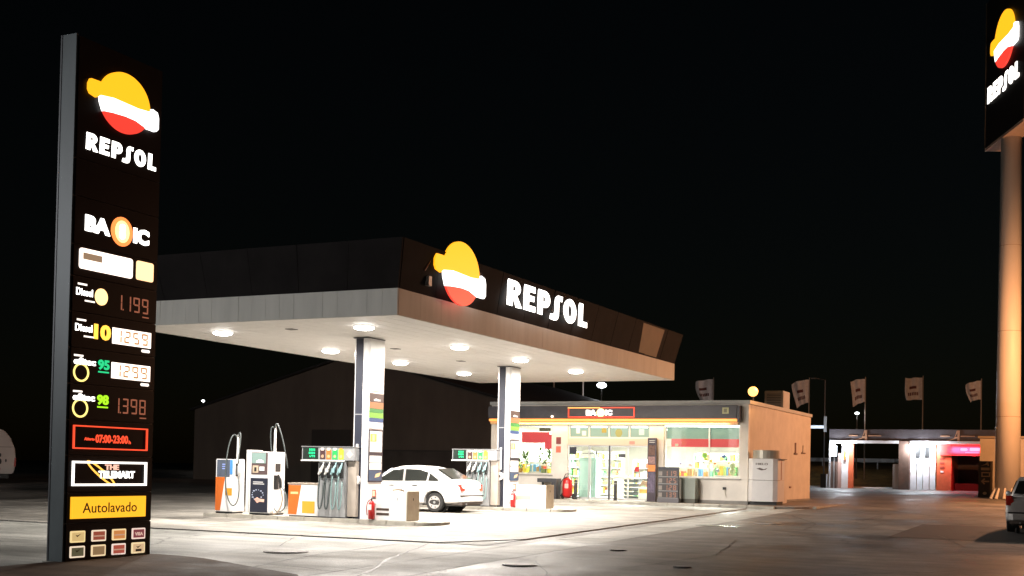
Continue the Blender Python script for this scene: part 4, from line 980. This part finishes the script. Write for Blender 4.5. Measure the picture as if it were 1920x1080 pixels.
t = thing('basket_stack', 'stack of grey shopping baskets just inside the right half of the door', 'baskets', (-17.0, 46.3, .25))
for k in range(5): MB().hexa([(-17.3, 46.1, .27+k*.17), (-16.75, 46.1, .27+k*.17), (-16.75, 46.5, .27+k*.17), (-17.3, 46.5, .27+k*.17)], [(-17.36, 46.05, .41+k*.17), (-16.69, 46.05, .41+k*.17), (-16.69, 46.55, .41+k*.17), (-17.36, 46.55, .41+k*.17)]).build('basket', mat('basket_grey', (.12, .13, .14), .6), t)
t = thing('floor_display', 'small yellow-topped display of wooden toys low behind the door glass', 'display', (-16.35, 46.0, .25))
box('stand', WHITE, t, -16.65, -16.05, 45.9, 46.2, .25, .8); box('yellow_front', YELLOW, t, -16.6, -16.2, 45.88, 45.9, .55, .7); box('tray', mat('tray_brown', (.3, .16, .08), .6), t, -16.65, -16.05, 45.88, 46.2, .82, .86)
MB().prism([(-16.6, .87), (-16.5, 1.05), (-16.3, 1.0), (-16.15, 1.3), (-16.08, 1.28), (-16.12, .87)], 1, 45.95, 46.05).build('toy', mat('toy_wood', (.35, .2, .12), .6), t)
t = thing('plant_display', 'potted plants and green toys standing in the left shop window', 'plants', (-21.3, 45.7, 1.21))
b = MB()
for k in range(150):
    cx = rnd.choice((-21.85, -21.55, -20.75, -20.45)); a = rnd.random()*6.28; rr = rnd.random()*.22; z = 1.5+rnd.random()*.75; x = cx+math.cos(a)*rr; y = 45.62+math.sin(a)*rr*.5
    d = Vector((rnd.uniform(-1, 1), rnd.uniform(-1, 1), rnd.uniform(-.2, 1))).normalized()*.2; s_ = Vector((-d.y, d.x, .02)).normalized()*.065; p = Vector((x, y, z))
    b.add([p, p+d*.5+s_, p+d, p+d*.5-s_], [(0, 1, 2, 3)])
o = b.build('leaves', mat('leaf', (.07, .13, .035), .6), t); o['kind'] = 'stuff'
for cx, cc in ((-21.85, 0), (-21.55, 1), (-20.75, 2), (-20.45, 1)):
    MB().tube([(cx, 45.7, 1.22), (cx, 45.7, 1.45)], [.1, .14], 12).build('pot', [mat('pot_a', (.3, .15, .05), .6), mat('pot_b', (.65, .5, .05), .6), mat('pot_c', (.1, .12, .05), .6)][cc], t)
t = thing('window_toys', 'green and blue toys hanging in the right shop window', 'toys', (-13.4, 45.6, 1.5))
for (x, z, r, c_) in ((-13.85, 2.1, .11, (.25, .6, .12)), (-13.8, 1.95, .08, (.5, .65, .15)), (-13.6, 1.88, .07, (.75, .5, .1)), (-13.45, 1.78, .06, (.5, .15, .05)), (-13.1, 2.05, .09, (.12, .2, .45)), (-13.0, 1.95, .05, (.1, .1, .2)), (-12.75, 1.7, .11, (.22, .27, .1)), (-12.75, 1.48, .13, (.2, .25, .09)), (-12.9, 1.8, .05, (.5, .3, .1)), (-13.35, 1.5, .09, (.2, .25, .25)), (-14.85, 1.75, .05, (.1, .08, .2)), (-14.45, 1.7, .09, (.85, .6, .6))):
    MB().sphere((x, 45.62+.01*len(t.children), z), r, 6, (1, .6, .8+.3*(r > .1))).build('toy', mat('toy%d' % int(abs(x*100)+z*10), c_, .5), t, smooth=True)
box('hanging_rail', GREYM, t, -13.95, -12.6, 45.61, 45.63, 2.25, 2.265)

# ------------------------------------------------------------------ outside the shop
def bollard(x, y, l):
    t = thing('bollard', l, 'bollard', (x, y, .245), 'black bollards in front of the shop door')
    MB().tube([(x, y, .245), (x, y, 1.0), (x, y, 1.03)], [.07, .07, .05], 14).build('post', DARKM, t); MB().tube([(x, y, .9), (x, y, .94)], .073, 14).build('band', GREYM, t)
bollard(-17.25, 44.9, 'black bollard standing alone before the middle of the shop door'); bollard(-18.95, 44.9, 'black bollard close beside the red wheeled extinguisher')
t = thing('fire_cart', 'big red wheeled fire extinguisher parked left of the shop door', 'fire cart', (-19.3, 44.7, .245))
MB().tube([(-19.22, 44.7, .3), (-19.22, 44.7, .4), (-19.22, 44.7, .98), (-19.22, 44.7, 1.08), (-19.22, 44.7, 1.12)], [.12, .2, .2, .14, .05], 18).build('cylinder', RED, t, smooth=True)
flat('label', [roundrect(-19.26, -19.1, .68, .86, .02)], mat('cart_label', (.8, .45, .4), .5), t, ('y', 44.5), .006)
for s_ in (-1, 1): MB().tube([(-19.22+s_*.21, 44.78, .36), (-19.22+s_*.27, 44.78, .36)], .115, 16).build('wheel', RUBBER, t)
MB().tube([(-19.45, 44.8, .3), (-19.45, 44.85, 1.1), (-19.4, 44.9, 1.25), (-19.1, 44.9, 1.25), (-19.02, 44.85, 1.1)], .018, 6).build('push_handle', DARKM, t)
MB().tube(bez([(-19.2, 44.6, 1.12), (-19.5, 44.5, 1.1), (-19.55, 44.5, .5), (-19.4, 44.5, .35)], 10), .02, 6).build('hose', RUBBER, t)
t = thing('waste_bin', 'dark square-framed litter bin against the wall between window and red fire cart', 'bin', (-20.0, 44.7, .245))
box('top_shelf', DARKM, t, -20.45, -19.62, 44.45, 44.95, .9, 1.06); box('body', DARKM, t, -19.83, -19.62, 44.47, 44.93, .245, .9); box('back_leg', DARKM, t, -20.43, -20.37, 44.85, 44.93, .245, .9)
t = thing('advert_totem', 'slim dark advertising column with an orange square, right of the shop door', 'advert', (-15.74, 44.9, .245))
box('board', mat('totem_dark', (.05, .035, .05), .4), t, -15.92, -15.57, 44.85, 44.95, .27, 2.72); box('base', DARKM, t, -15.96, -15.53, 44.8, 45.0, .245, .27)
q = ('y', 44.85)
panel('orange_print', mat('print_or2', (.85, .25, .05), .5), t, q, -15.9, -15.59, 1.42, 1.68, .006)
panel('photo_print', mat('print_ph', (.4, .22, .2), .5, noise=.6, nscale=12), t, q, -15.88, -15.61, 1.72, 2.0, .006)
panel('photo_print', mat('print_ph2', (.18, .08, .05), .5, noise=.6, nscale=10), t, q, -15.88, -15.61, 2.04, 2.45, .006)
for k in range(2): panel('print_line', mat('print_ln', (.6, .55, .5), .5), t, q, -15.85, -15.62, 2.54+k*.07, 2.57+k*.07, .006)
panel('photo_print', mat('print_ph3', (.12, .09, .15), .5, noise=.6, nscale=10), t, q, -15.88, -15.61, .6, 1.38, .006)
t = thing('price_board', 'grey A-board with four rows of price digits below the right window', 'price board', (-14.84, 44.2, .245))
box('board', mat('board_slate', (.05, .046, .046), .5), t, -15.26, -14.42, 44.2, 44.3, .42, 1.6, bevel=.01)
box('board_header', NAVY, t, -15.25, -14.43, 44.19, 44.2, 1.5, 1.59); box('foot', mat('foot_grey', (.12, .115, .125), .5), t, -15.27, -14.4, 44.17, 44.4, .245, .418)
for k, s_ in enumerate(('119', '125', '128', '139')):
    z = 1.27-k*.27
    box('price_rail', GREYM, t, -15.23, -14.45, 44.185, 44.2, z-.05, z-.03)
    digits(s_, mat('digit_rust', (.3, .14, .1), .5), t, ('y', 44.2), -15.0, -14.48, z-.01, z+.18, .008, 'price_digits', .2)
    box('grade_tab', mat('tab_grey', (.25, .22, .2), .5), t, -15.22, -15.08, 44.19, 44.2, z, z+.16)
t = thing('gas_locker', 'grey-green metal locker standing right of the price board', 'locker', (-14.2, 44.8, .245))
box('body', mat('locker_grey', (.26, .29, .25), .55, noise=.08), t, -14.45, -13.9, 44.62, 45.05, .4, 1.19); box('plinth', mat('locker_pl', (.1, .1, .08), .6), t, -14.44, -13.91, 44.64, 45.04, .245, .4)
# ice machine
t = thing('ice_box', 'white upright ice cabinet with grey drum top at the shop corner', 'ice cabinet', (-11.3, 45.3, .25))
IW = mat('ice_white', (.68, .67, .66), .4, noise=.05)
P = [(-11.9, 44.85), (-11.72, 44.72), (-10.95, 44.72), (-10.8, 44.85), (-10.8, 45.9), (-11.9, 45.9)]
MB().prism(P, 2, .38, 1.17).build('lower_body', IW, t); MB().prism(P, 2, 1.185, 1.98).build('upper_body', IW, t)
MB().prism([(-11.86, 44.9), (-10.84, 44.9), (-10.84, 45.85), (-11.86, 45.85)], 2, .26, .378).build('plinth', BLACK, t)
MB().prism([(-11.34+.5*math.cos(a*math.pi/12), 45.25+.5*math.sin(a*math.pi/12)) for a in range(24)], 2, 1.985, 2.3).build('drum_top', mat('drum', (.42, .40, .34), .3, .4), t)
text('lettering', 'OPENICE' if False else 'PREMIOCR', mat('ink_brown', (.1, .07, .06), .5), t, ('y', 44.72), -11.62, -11.12, 1.76, 1.82, .004, .02) if False else None
text('lettering', 'HIELO', mat('ink_brown', (.1, .07, .06), .5), t, ('y', 44.72), -11.6, -11.14, 1.74, 1.82, .004, .03)
flat('mark', [[(-11.58, 1.6), (-11.45, 1.64), (-11.3, 1.59), (-11.16, 1.63), (-11.22, 1.57), (-11.38, 1.54)]], mat('ink_brown', (.1, .07, .06), .5), t, ('y', 44.72), .004)
box('side_door', mat('side_slot', (.3, .12, .06), .5), t, -10.8, -10.79, 45.35, 45.42, 1.2, 1.9); box('rain_lip', DARKM, t, -10.8, -10.7, 44.9, 45.9, 1.96, 1.985)
t = thing('gas_cage', 'orange-lit cupboard against the shop side wall behind the ice cabinet', 'cupboard', (-11.6, 46.6, .25))
box('body', PINKW, t, -11.98, -11.0, 46.0, 47.2, .3, 1.95); box('door_gap', DARKM, t, -11.6, -11.57, 45.99, 46.0, .4, 1.8)
# rooftop unit
t = thing('air_conditioner', 'pale box-shaped air conditioner on the shop roof', 'air conditioner', (-11.9, 51, 3.95))
box('casing', mat('ac', (.45, .44, .42), .6, noise=.1), t, -12.9, -12.1, 51.0, 52.2, 4.2, 4.95, bevel=.02); box('feet', DARKM, t, -12.8, -12.2, 51.1, 52.1, 3.95, 4.2)
b = MB()
for k in range(8): b.box(-12.8, -12.2, 50.985, 51.0, 4.3+k*.07, 4.33+k*.07)
b.build('grille', DARKM, t)
t = thing('roof_lamp', 'orange sodium lamp glowing on the roof corner of the shop', 'lamp', (-12.0, 46.2, 4.2))
MB().tube([(-11.98, 45.6, 4.19), (-11.98, 45.6, 4.42)], .03, 8).build('post', DARKM, t); MB().sphere((-11.98, 45.6, 4.55), .19, 12).build('globe', G_SOD, t, smooth=True)
lamp('sodium_lamp', 'POINT', (-11.7, 45.55, 4.75), 60, (1, .45, .12), t, .1)

# ------------------------------------------------------------------ street lamps
def street_lamp(x, y, h, arm, label, col, glowm, energy, z0=None, r=.14, spot=True, nm='street_lamp'):
    z = zg(y) if z0 is None else z0
    t = thing('street_lamp', label, 'street lamp', (x, y, z), 'street lamps')
    MB().tube([(x, y, z), (x, y, z+h*.98), (x+arm*.3, y, z+h), (x+arm, y, z+h+.1)], [.08, .045, .04, .03], 10).build('pole', mat('pole_grey', (.06, .06, .058), .6), t)
    hx = x+arm
    MB().sphere((hx, y, z+h+.02+r*.75), r*.8, 8, (1.2, .8, .35)).build('lamp_head', DARKM, t, smooth=True)
    MB().sphere((hx, y, z+h+.02), r, 8, (1.1, .9, .6)).build('lens', glowm, t, smooth=True)
    if energy: lamp('street_light', 'POINT', (hx, y, z+h-.2), energy, col, t, .12)
    return t
street_lamp(1.2, 60.5, 6.6, -.6, 'sodium street lamp standing outside the picture on the right', (1, .40, .14), G_SOD, 5500)
street_lamp(2.2, 51, 7.6, -1.2, 'sodium street lamp standing outside the picture on the right, nearer the shop', (1, .50, .30), G_SOD, 5200)
street_lamp(-31, -3, 9.0, .8, 'white street lamp standing behind the viewpoint', (.95, .97, 1), G_COOL, 7500)
street_lamp(10, 8, 9.0, -1, 'sodium street lamp standing behind and right of the viewpoint', (1, .68, .55), G_SOD, 700)
street_lamp(-37.9, 95, 8.0, 0, 'distant street lamp with a white glow just under the canopy edge', (1, 1, 1), G_COOL, 300, r=.38)
street_lamp(-16.85, 95, 5.6, 0, 'small far white lamp between the second and third flag', (1, 1, 1), G_COOL, 60, r=.14)
street_lamp(-80.5, 95, 6.95, 0, 'tiny far lamp at the left end of the dark shed', (1, .85, .7), G_COOL, 60, r=.16)

# ------------------------------------------------------------------ big pole sign
tx, ty = -4.3, 67.0
t = thing('pole_sign', 'huge pole sign on the right, its shaft lit orange and the emblem high up', 'pole sign', (0, 0, 0))
SH = mat('shaft_white', (.62, .58, .5), .5, noise=.12, nscale=.6, vec=(1, 1, .3))
zb = zg(ty)
MB().tube([(0, 0, 0), (0, 0, 18.6)], [.62, .5], 32).build('shaft', SH, t, smooth=True)
for z in (4.2, 8.6, 13.0): MB().tube([(0, 0, z), (0, 0, z+.02)], .62-.12*z/18.6+.004, 32).build('shaft_joint', mat('joint_brown', (.25, .17, .1), .6), t)
for k in range(12):
    a = math.radians(k*30)
    MB().tube([(.82*math.cos(a), .82*math.sin(a), 0), (.6*math.cos(a), .6*math.sin(a), .55)], [.09, .05], 8).build('base_fin', SH, t)
b = MB()
for dx_ in (-.06, .0, .1): b.box(dx_-.03, dx_+.03, -.66, -.6, 3.6, 3.66)
b.build('shaft_mark', mat('ink_brown', (.1, .07, .06), .5), t)
bx_ = box('sign_box', mat('sign_dark', (.012, .011, .011), .5), t, -2.6, 3.0, -.48, .48, 18.75, 26.6, bevel=.02)
box('underside', mat('underside_tan', (.5, .40, .33), .6, noise=.15), bx_, -2.6, 3.0, -.5, .5, 18.6, 18.745)
box('corner_trim', mat('trim_brown', (.1, .08, .05), .5), bx_, -2.66, -2.6, -.5, -.44, 18.75, 26.6)
emblem(bx_, ('y', -.48), .35, 23.65, 1.42, 1.42, .1, .05)
brandword(bx_, ('y', -.48), -2.25, 2.35, 21.05, 21.9, .03)
t.location = (tx, ty, zb); t.rotation_euler = (0, 0, math.atan2(-.922, .388))

# ------------------------------------------------------------------ orange-lit store behind the pole, arrow sign
t = thing('storage_building', 'plain rendered building lit orange behind the foot of the pole sign', 'building', (-2, 74, zg(72)))
z = zg(72)
box('wall', PINKW, t, -5.98, 6, 71.0, 71.25, z-.3, z+3.2); box('wall', PINKW, t, -5.98, -5.73, 71.252, 80, z-.3, z+3.2); box('roof', mat('roof_edge', (.4, .33, .25), .7), t, -6.08, 6.1, 70.9, 80, z+3.202, z+3.32)
box('vent_strip', DARKM, t, -3.3, -2.2, 70.98, 71.0, z+1.8, z+2.0)
box('corner_joint', mat('joint_brown', (.25, .17, .1), .6), t, -3.62, -3.59, 70.985, 71.0, z, z+3.2)
t = thing('arrow_sign', 'dark standing sign with a left-pointing arrow beside the foot of the pole sign', 'sign', (-5.6, 69.7, zg(69.7)))
z = zg(69.7); q = ('y', 69.7)
box('board', mat('sign_olive', (.035, .025, .012), .5), t, -5.93, -5.22, 69.7, 69.85, z+.05, z+1.95); box('foot', DARKM, t, -5.95, -5.2, 69.65, 69.9, z, z+.05)
PR = mat('print_tan2', (.5, .36, .2), .5)
flat('arrow', [[(-5.8, z+.86), (-5.64, z+1.03), (-5.58, z+.98), (-5.66, z+.9), (-5.38, z+.9), (-5.38, z+.82), (-5.66, z+.82), (-5.58, z+.74), (-5.64, z+.69)]], PR, t, q, .02)
flat('letter_mark', [[(-5.8, z+1.7), (-5.6, z+1.78), (-5.5, z+1.9), (-5.44, z+1.9), (-5.4, z+1.7), (-5.47, z+1.7), (-5.48, z+1.76), (-5.6, z+1.74)]], PR, t, q, .02)
panel('print_block', PR, t, q, -5.8, -5.36, z+1.46, z+1.6, .02); frame('print_block', PR, t, q, -5.78, -5.34, z+1.1, z+1.36, .06, .02)
flat('print_dot', [arc(-5.6, z+.22, .1, .08, 0, 350, 12)], mat('dot_pale', (.7, .6, .4), .5), t, q, .02)

# ------------------------------------------------------------------ car wash
wz = zg(87)
WD = mat('wash_dark', (.07, .06, .065), .5, noise=.2); WO = mat('wash_orange', (.62, .13, .05), .5, noise=.15); WW = mat('wash_white', (.75, .76, .78), .4, noise=.1)
t = thing('car_wash', 'open-fronted car wash bays with orange end walls behind the yard', 'car wash', (-12.3, 88, wz))
def H(Z): return (Z-1.4)*.737+1.4
box('roof_fascia', WD, t, -17.3, -6.2, 86.9, 92.5, 3.88, 4.68)
box('roof_edge_beam', WW, t, -17.25, -12.55, 86.8, 86.9, 3.70, 3.90); box('roof_edge_beam', WW, t, -11.8, -6.2, 86.8, 86.9, 3.70, 3.90)
box('pier', mat('pier_brown', (.13, .08, .06), .6, noise=.2), t, -12.55, -11.85, 86.8, 87.6, wz, 3.88)
box('pier_face', mat('pier_grey', (.16, .15, .14), .5), t, -12.95, -12.56, 86.9, 87.3, wz, 2.3)
box('end_wall', mat('pier_brown', (.13, .08, .06), .6), t, -17.25, -16.8, 87.0, 91.5, wz, 2.4)
box('post', WW, t, -17.3, -17.2, 86.85, 86.95, wz, 3.7)
box('wall_panel', WW, t, -16.55, -16.1, 87.6, 87.7, wz, 3.7); box('wall_panel', mat('wall_pink', (.45, .3, .26), .5), t, -16.8, -16.57, 87.55, 87.65, wz, 3.0)
box('wall_panel', WO, t, -16.08, -15.72, 87.5, 87.75, wz, 3.7); box('orange_fin', ORANGE, t, -16.38, -16.25, 87.3, 87.5, 2.55, 3.7)
for k in range(4): box('curtain_panel', WW, t, -11.83+k*.42, -11.45+k*.42, 87.3+.05*(k % 2), 87.36+.05*(k % 2), wz, 3.7)
for k in range(2): box('opening', BLACK, t, -11.5+k*.62, -11.2+k*.62, 87.26, 87.29, 2.75, 3.5)
box('end_wall', WO, t, -10.1, -9.15, 87.2, 91.5, wz, 3.69); box('wall_notice', WHITE, t, -9.85, -9.65, 87.17, 87.2, 1.75, 1.88)
for k in range(4): box('wall_slot', mat('slot_red', (.3, .05, .03), .5), t, -9.9, -9.6, 87.17, 87.2, 2.05+k*.28, 2.2+k*.28)
box('inner_wall', mat('pier_brown2', (.1, .06, .05), .6), t, -9.1, -6.4, 91.2, 91.5, wz, 3.7); box('inner_ledge', mat('ledge_brown', (.2, .1, .05), .6), t, -9.1, -6.3, 89, 90, wz, wz+.5)
box('red_lintel', mat('lintel_red', (.6, .07, .06), .5), t, -9.9, -6.2, 86.95, 87.18, 2.93, 3.69)
o = box('lit_sign', mat('sign_backing', (.5, .05, .08), .5), t, -9.4, -7.1, 86.88, 86.94, 3.05, 3.55)
flat('lit_print', [roundrect(-8.55, -8.1, 3.24, 3.44, .09)], G_PINK, o, ('y', 86.88), .03); flat('lit_print', [roundrect(-7.95, -7.2, 3.24, 3.46, .05)], G_PINK, o, ('y', 86.88), .03)
box('lit_line', G_PINK, o, -8.25, -7.35, 86.85, 86.88, 3.1, 3.15)
lamp('pink_lamp', 'AREA', (-8.2, 86.7, 3.3), 160, (1, .06, .12), t, 1.8, (math.radians(70), 0, 0), None, .4)
LG = mat('letter_tan', (.45, .25, .15), .5)
for cx in (-15.05, -8.95):
    flat('letter_mark', [[(cx-.55, 3.92), (cx-.3, 3.98), (cx+.0, 4.1), (cx+.16, 4.62), (cx+.34, 4.62), (cx+.34, 3.92), (cx+.2, 3.92), (cx+.2, 4.1), (cx-.05, 4.02), (cx-.4, 3.9)], [(cx+.06, 4.2), (cx+.2, 4.2), (cx+.2, 4.48)]], LG, t, ('y', 86.9), .05)
    box('letter_bar', LG, t, cx-.9, cx-.3, 86.86, 86.9, 4.2, 4.27); box('letter_bar', LG, t, cx+.4, cx+1.3, 86.86, 86.9, 4.2, 4.27)
for x in (-17.0, -16.2, -11.65, -10.35):
    f = box('flood_lamp', G_COOL, t, x-.16, x+.16, 86.6, 86.78, 3.5, 3.72, bevel=.04); lamp('wash_lamp', 'POINT', (x, 86.5, 3.4), 330, (.85, .92, 1), t, .12)
t = thing('wash_notice', 'white lit notice board at the left end of the car wash', 'notice board', (-16.7, 86.7, wz))
box('board', glow('board_white', (.85, .9, 1), 1.6), t, -17.1, -16.72, 86.6, 86.68, 2.75, 3.5); box('post', GREYM, t, -16.95, -16.88, 86.69, 86.75, wz, 3.4); box('board_print', BLACK, t, -16.98, -16.9, 86.585, 86.6, 2.95, 3.3)
t = thing('wash_cabinet', 'dark upright cabinet on the ground left of the car wash', 'cabinet', (-17.5, 86.3, wz))
box('body', BLACK, t, -17.72, -17.36, 86.1, 86.5, wz, wz+.95); box('side_strip', GREYM, t, -17.35, -17.31, 86.1, 86.5, wz, wz+.95); box('lid', DARKM, t, -17.74, -17.3, 86.08, 86.52, wz+.951, wz+.98)
t = thing('lit_beam', 'bluish white lit canopy beam sticking out from behind the shop', 'beam', (-17.8, 87, 4.9))
box('beam', glow('beam_white', (.75, .85, 1), .9), t, -24, -17.75, 87.0, 87.3, 4.75, 4.95); box('post', GREYM, t, -17.72, -17.55, 87.0, 87.2, 4.5, 5.6); box('column', DARKM, t, -22.4, -22.1, 87, 87.3, wz, 4.75)
box('far_kerb', mat('kerb_white', (.75, .75, .72), .6), None, -19.5, -12.6, 88.6, 88.9, wz-.02, wz+.11)['kind'] = 'structure'
# grassy bank, guard rail
bank = MB(); nb = 40
BX = [-75+i*3.2 for i in range(nb)]; rr_ = random.Random(5)
rowsb = [(92.0, .0), (94.5, .5), (98, 1.2), (104, 1.7), (120, 1.9)]
vv = [(x, y, zg(y)-.02+h*rr_.uniform(.85, 1.15)) for y, h in rowsb for x in BX]
bank.add(vv, [(j*nb+i, j*nb+i+1, (j+1)*nb+i+1, (j+1)*nb+i) for j in range(4) for i in range(nb-1)])
bank.build('bank', mat('bank_grass', (.34, .2, .06), .9, noise=.5, nscale=1.5, bump=.6), None, smooth=True, kind='structure')  # grass colour raised and warmed to hold the sodium light on the bank
t = thing('guard_rail', 'low metal guard rail along the bank behind the car wash', 'guard rail', (-13, 101, 2))
MB().prism([(101, 2.55), (101.08, 2.62), (101, 2.7), (101.08, 2.78), (101, 2.85), (100.96, 2.85), (100.96, 2.55)], 0, -30, 4).build('rail', GREYM, t)
for i in range(16): box('post', GREYM, t, -29.5+i*2.2, -29.4+i*2.2, 101.09, 101.2, 1.9, 2.8)
# ------------------------------------------------------------------ flags
fm = mat('flag_cloth', (.85, .82, .8), .8, noise=.15); fk = mat('flag_print', (.16, .05, .04), .8)
def flagpole(x, y, top, w_, h_, ph, label, base=None):
    z = base if base is not None else zg(y)
    t = thing('flag', label, 'flag', (x, y, z), 'row of flags behind the shop and car wash')
    MB().tube([(x, y, z), (x, y, top+.15)], [.06, .035], 8).build('pole', mat('pole_white', (.4, .35, .3), .5), t)
    n = 16; m_ = 10; v = []
    f_ = lambda s_, r: (x-.04-w_*s_*(.95-.22*r*r+.08*math.sin(ph+3*r)), y+.18*math.sin(ph+s_*6+r*1.5)*s_+.05*math.sin(s_*14+ph), top-h_*r*(1-.12*s_*math.cos(ph))-.35*s_*s_*(.5+.5*math.sin(ph))+.05*math.sin(s_*8+ph)*s_)
    v = [f_(i/n, j/m_) for j in range(m_+1) for i in range(n+1)]
    MB().add(v, [(j*(n+1)+i, j*(n+1)+i+1, (j+1)*(n+1)+i+1, (j+1)*(n+1)+i) for j in range(m_) for i in range(n)]).build('cloth', fm, t, smooth=True)
    def mark(s0, s1, r0, r1):
        vs = []
        for k in range(7):
            s_ = s0+(s1-s0)*k/6
            for r in (r0, r1): p = f_(s_, r); vs.append((p[0], p[1]-.02, p[2]))
        return vs, [(2*k, 2*k+1, 2*k+3, 2*k+2) for k in range(6)]
    b = MB(); b.add(*mark(.35, .75, .38, .5)); b.build('flag_print', fk, t)
    b = MB()
    for k in range(6): s_ = .25+.1*k; b.add(*mark(s_, s_+.07, .66, .8))
    b.build('flag_print', fk, t)
FL = [(-28.2, 95, 9.0, 1.5, 1.75, .3, 'flag over the shop roof, leftmost of the row'), (-20.52, 95, 8.85, 1.35, 1.8, 1.9, 'flag just above the back corner of the shop side wall'),
      (-16.25, 95, 8.85, 1.15, 1.75, 3.2, 'flag above the left bay of the car wash'), (-12.05, 95, 8.88, 1.4, 1.65, 4.6, 'flag above the pier between the wash bays'), (-7.95, 95, 8.6, 1.05, 1.4, .9, 'flag just left of the pole sign, rightmost of the row')]
for a in FL: flagpole(*a)
# thin masts seen between canopy and shop roof
for x, l in ((-42.3, 'thin bare mast under the canopy edge, left of the other mast'), (-39.6, 'thin bare mast under the canopy edge, nearer the white lamp')):
    t = thing('mast', l, 'mast', (x, 95, zg(95)))
    MB().tube([(x, 95, zg(95)), (x, 95, 11.5)], .07, 8).build('pole', mat('pole_white', (.4, .35, .3), .5), t); MB().tube([(x, 95, 11.5), (x, 95, 11.6)], .1, 8).build('cap', GREYM, t)
t = thing('lamp_mast', 'dark unlit lamp mast with short arm between the first flags', 'mast', (-19.3, 95, zg(95)))
MB().tube([(-19.3, 95, zg(95)), (-19.3, 95, 8.8), (-20.0, 95, 8.95)], .05, 8).build('pole', mat('pole_dim', (.12, .12, .12), .5), t); box('lamp_head', mat('pole_dim', (.12, .12, .12), .5), t, -20.4, -20.0, 94.9, 95.1, 8.9, 8.98)

# ------------------------------------------------------------------ dark shed beyond the forecourt
SB = mat('shed_sheet', (.18, .145, .115), .8, noise=.25, nscale=.6, vec=(1, 1, .3))
t = thing('gabled_shed', 'big dark gabled shed behind the pumps', 'shed', (-43, 62, zg(60)))
SY = 62.0
PR2 = [(-53.2, .0), (-29.0, .0), (-29.0, 4.85), (-41.1, 8.1), (-53.2, 4.86)]
MB().prism(PR2, 1, SY, SY+.2).build('gable_wall', SB, t)
MB().prism([(-53.5, 4.80), (-41.1, 8.16), (-28.7, 4.80), (-28.7, 4.92), (-41.1, 8.30), (-53.5, 4.92)], 1, SY-.15, SY+30).build('roof', mat('shed_roof', (.03, .03, .03), .7, noise=.2), t)
box('side_wall', SB, t, -53.2, -53.0, SY+.21, SY+29, 0, 4.8); box('side_wall', SB, t, -29.2, -29.0, SY+.21, SY+29, 0, 4.8)
box('shed_dark_panel', mat('shed_dark_panel', (.07, .06, .05), .7), t, -43.9, -41.0, SY-.06, SY-.002, .2, 3.6)  # flat panel, darker than the gable wall behind it
tw = thing('yard_wall', 'low dark block wall in front of the shed, seen behind the white car', 'wall', (-33, 60, .3))
box('wall', mat('yard_block', (.12, .1, .085), .85, noise=.3, nscale=1), tw, -37.6, -26.5, 60, 60.25, .2, 2.3); box('coping', mat('yard_coping', (.08, .07, .06), .8), tw, -37.65, -26.45, 59.97, 60.28, 2.302, 2.38)
# van at the left edge
t = thing('parked_van', 'pale van at the far left edge with its sloping tail and red light showing', 'van', (0, 0, 0))
z = 0; VW = mat('van_paint', (.55, .5, .46), .4, noise=.06)
prof = [(-5.9, z+.45), (.0, z+.48), (.06, z+.7), (.1, z+1.3), (.06, z+1.75), (-.16, z+2.3), (-.45, z+2.66), (-.8, z+2.78), (-4.6, z+2.8), (-5.4, z+1.7), (-5.9, z+1.3)]
MB().prism(prof, 1, 0, 1.9).build('body', VW, t, bevel=.05)
GLV = mat('van_glass', (.02, .02, .02), .1)
box('side_window', GLV, t, -2.2, -.95, -.015, .0, z+1.62, z+2.2); box('side_window', GLV, t, -4.2, -2.5, -.015, 0, z+1.62, z+2.2)
box('tail_light', mat('tail_lens2', (.4, .03, .02), .3), t, .02, .12, .02, .22, z+.85, z+1.3)
for xx, zz, r_ in ((-.62, z+1.42, .07), (-.35, z+1.15, .06), (-.62, z+1.1, .1)): flat('side_vent', [arc(xx, zz, r_*.7, r_*1.4, 0, 350, 12)], BLACK, t, ('y', 0), .02)
box('side_trim', mat('van_trim', (.25, .2, .17), .5), t, -5.2, -.1, -.012, 0, z+1.82, z+1.85)
flat('sticker', [arc(-.72, .72, .12, .12, 0, 350, 12)], mat('van_sticker', (.5, .06, .04), .5), t, ('y', 0), .01)
box('underbody', BLACK, t, -5.6, -.2, .1, 1.8, z+.25, z+.45)
for x in (-1.15, -4.8):
    for y in (.02, 1.68):
        w_ = MB().tube([(x, y-.03, z+.33), (x, y+.2, z+.33)], .33, 24).build('wheel', RUBBER, t); MB().tube([(x, y-.04, z+.33), (x, y+.21, z+.33)], .19, 18).build('rim', GREYM, w_)
t.location = (-49.45, 44.1, zg(44)); t.rotation_euler = (0, 0, math.radians(52))
# dry grass tufts at the foot of the price sign
gt = MB(); rg = random.Random(9)
for k in range(140):
    y = rg.choice((15.55, 15.7, 15.62, 16.2))+rg.uniform(-.13, .13); x = -15.03+rg.uniform(-.03, .05); h = rg.uniform(.03, .11); dx = rg.uniform(-.04, .05); dy = rg.uniform(-.05, .05); z = zg(y)+.035
    gt.add([(x, y-.004, z), (x, y+.004, z), (x+dx, y+dy, z+h)], [(0, 1, 2)])
o = gt.build('grass', mat('dry_grass', (.1, .09, .04), .8), None); o['kind'] = 'stuff'; tag(o, 'dry grass tufts growing at the foot of the price sign', 'grass')
print('objects', len(bpy.data.objects), 'tris', sum(len(m.polygons) for m in bpy.data.meshes))
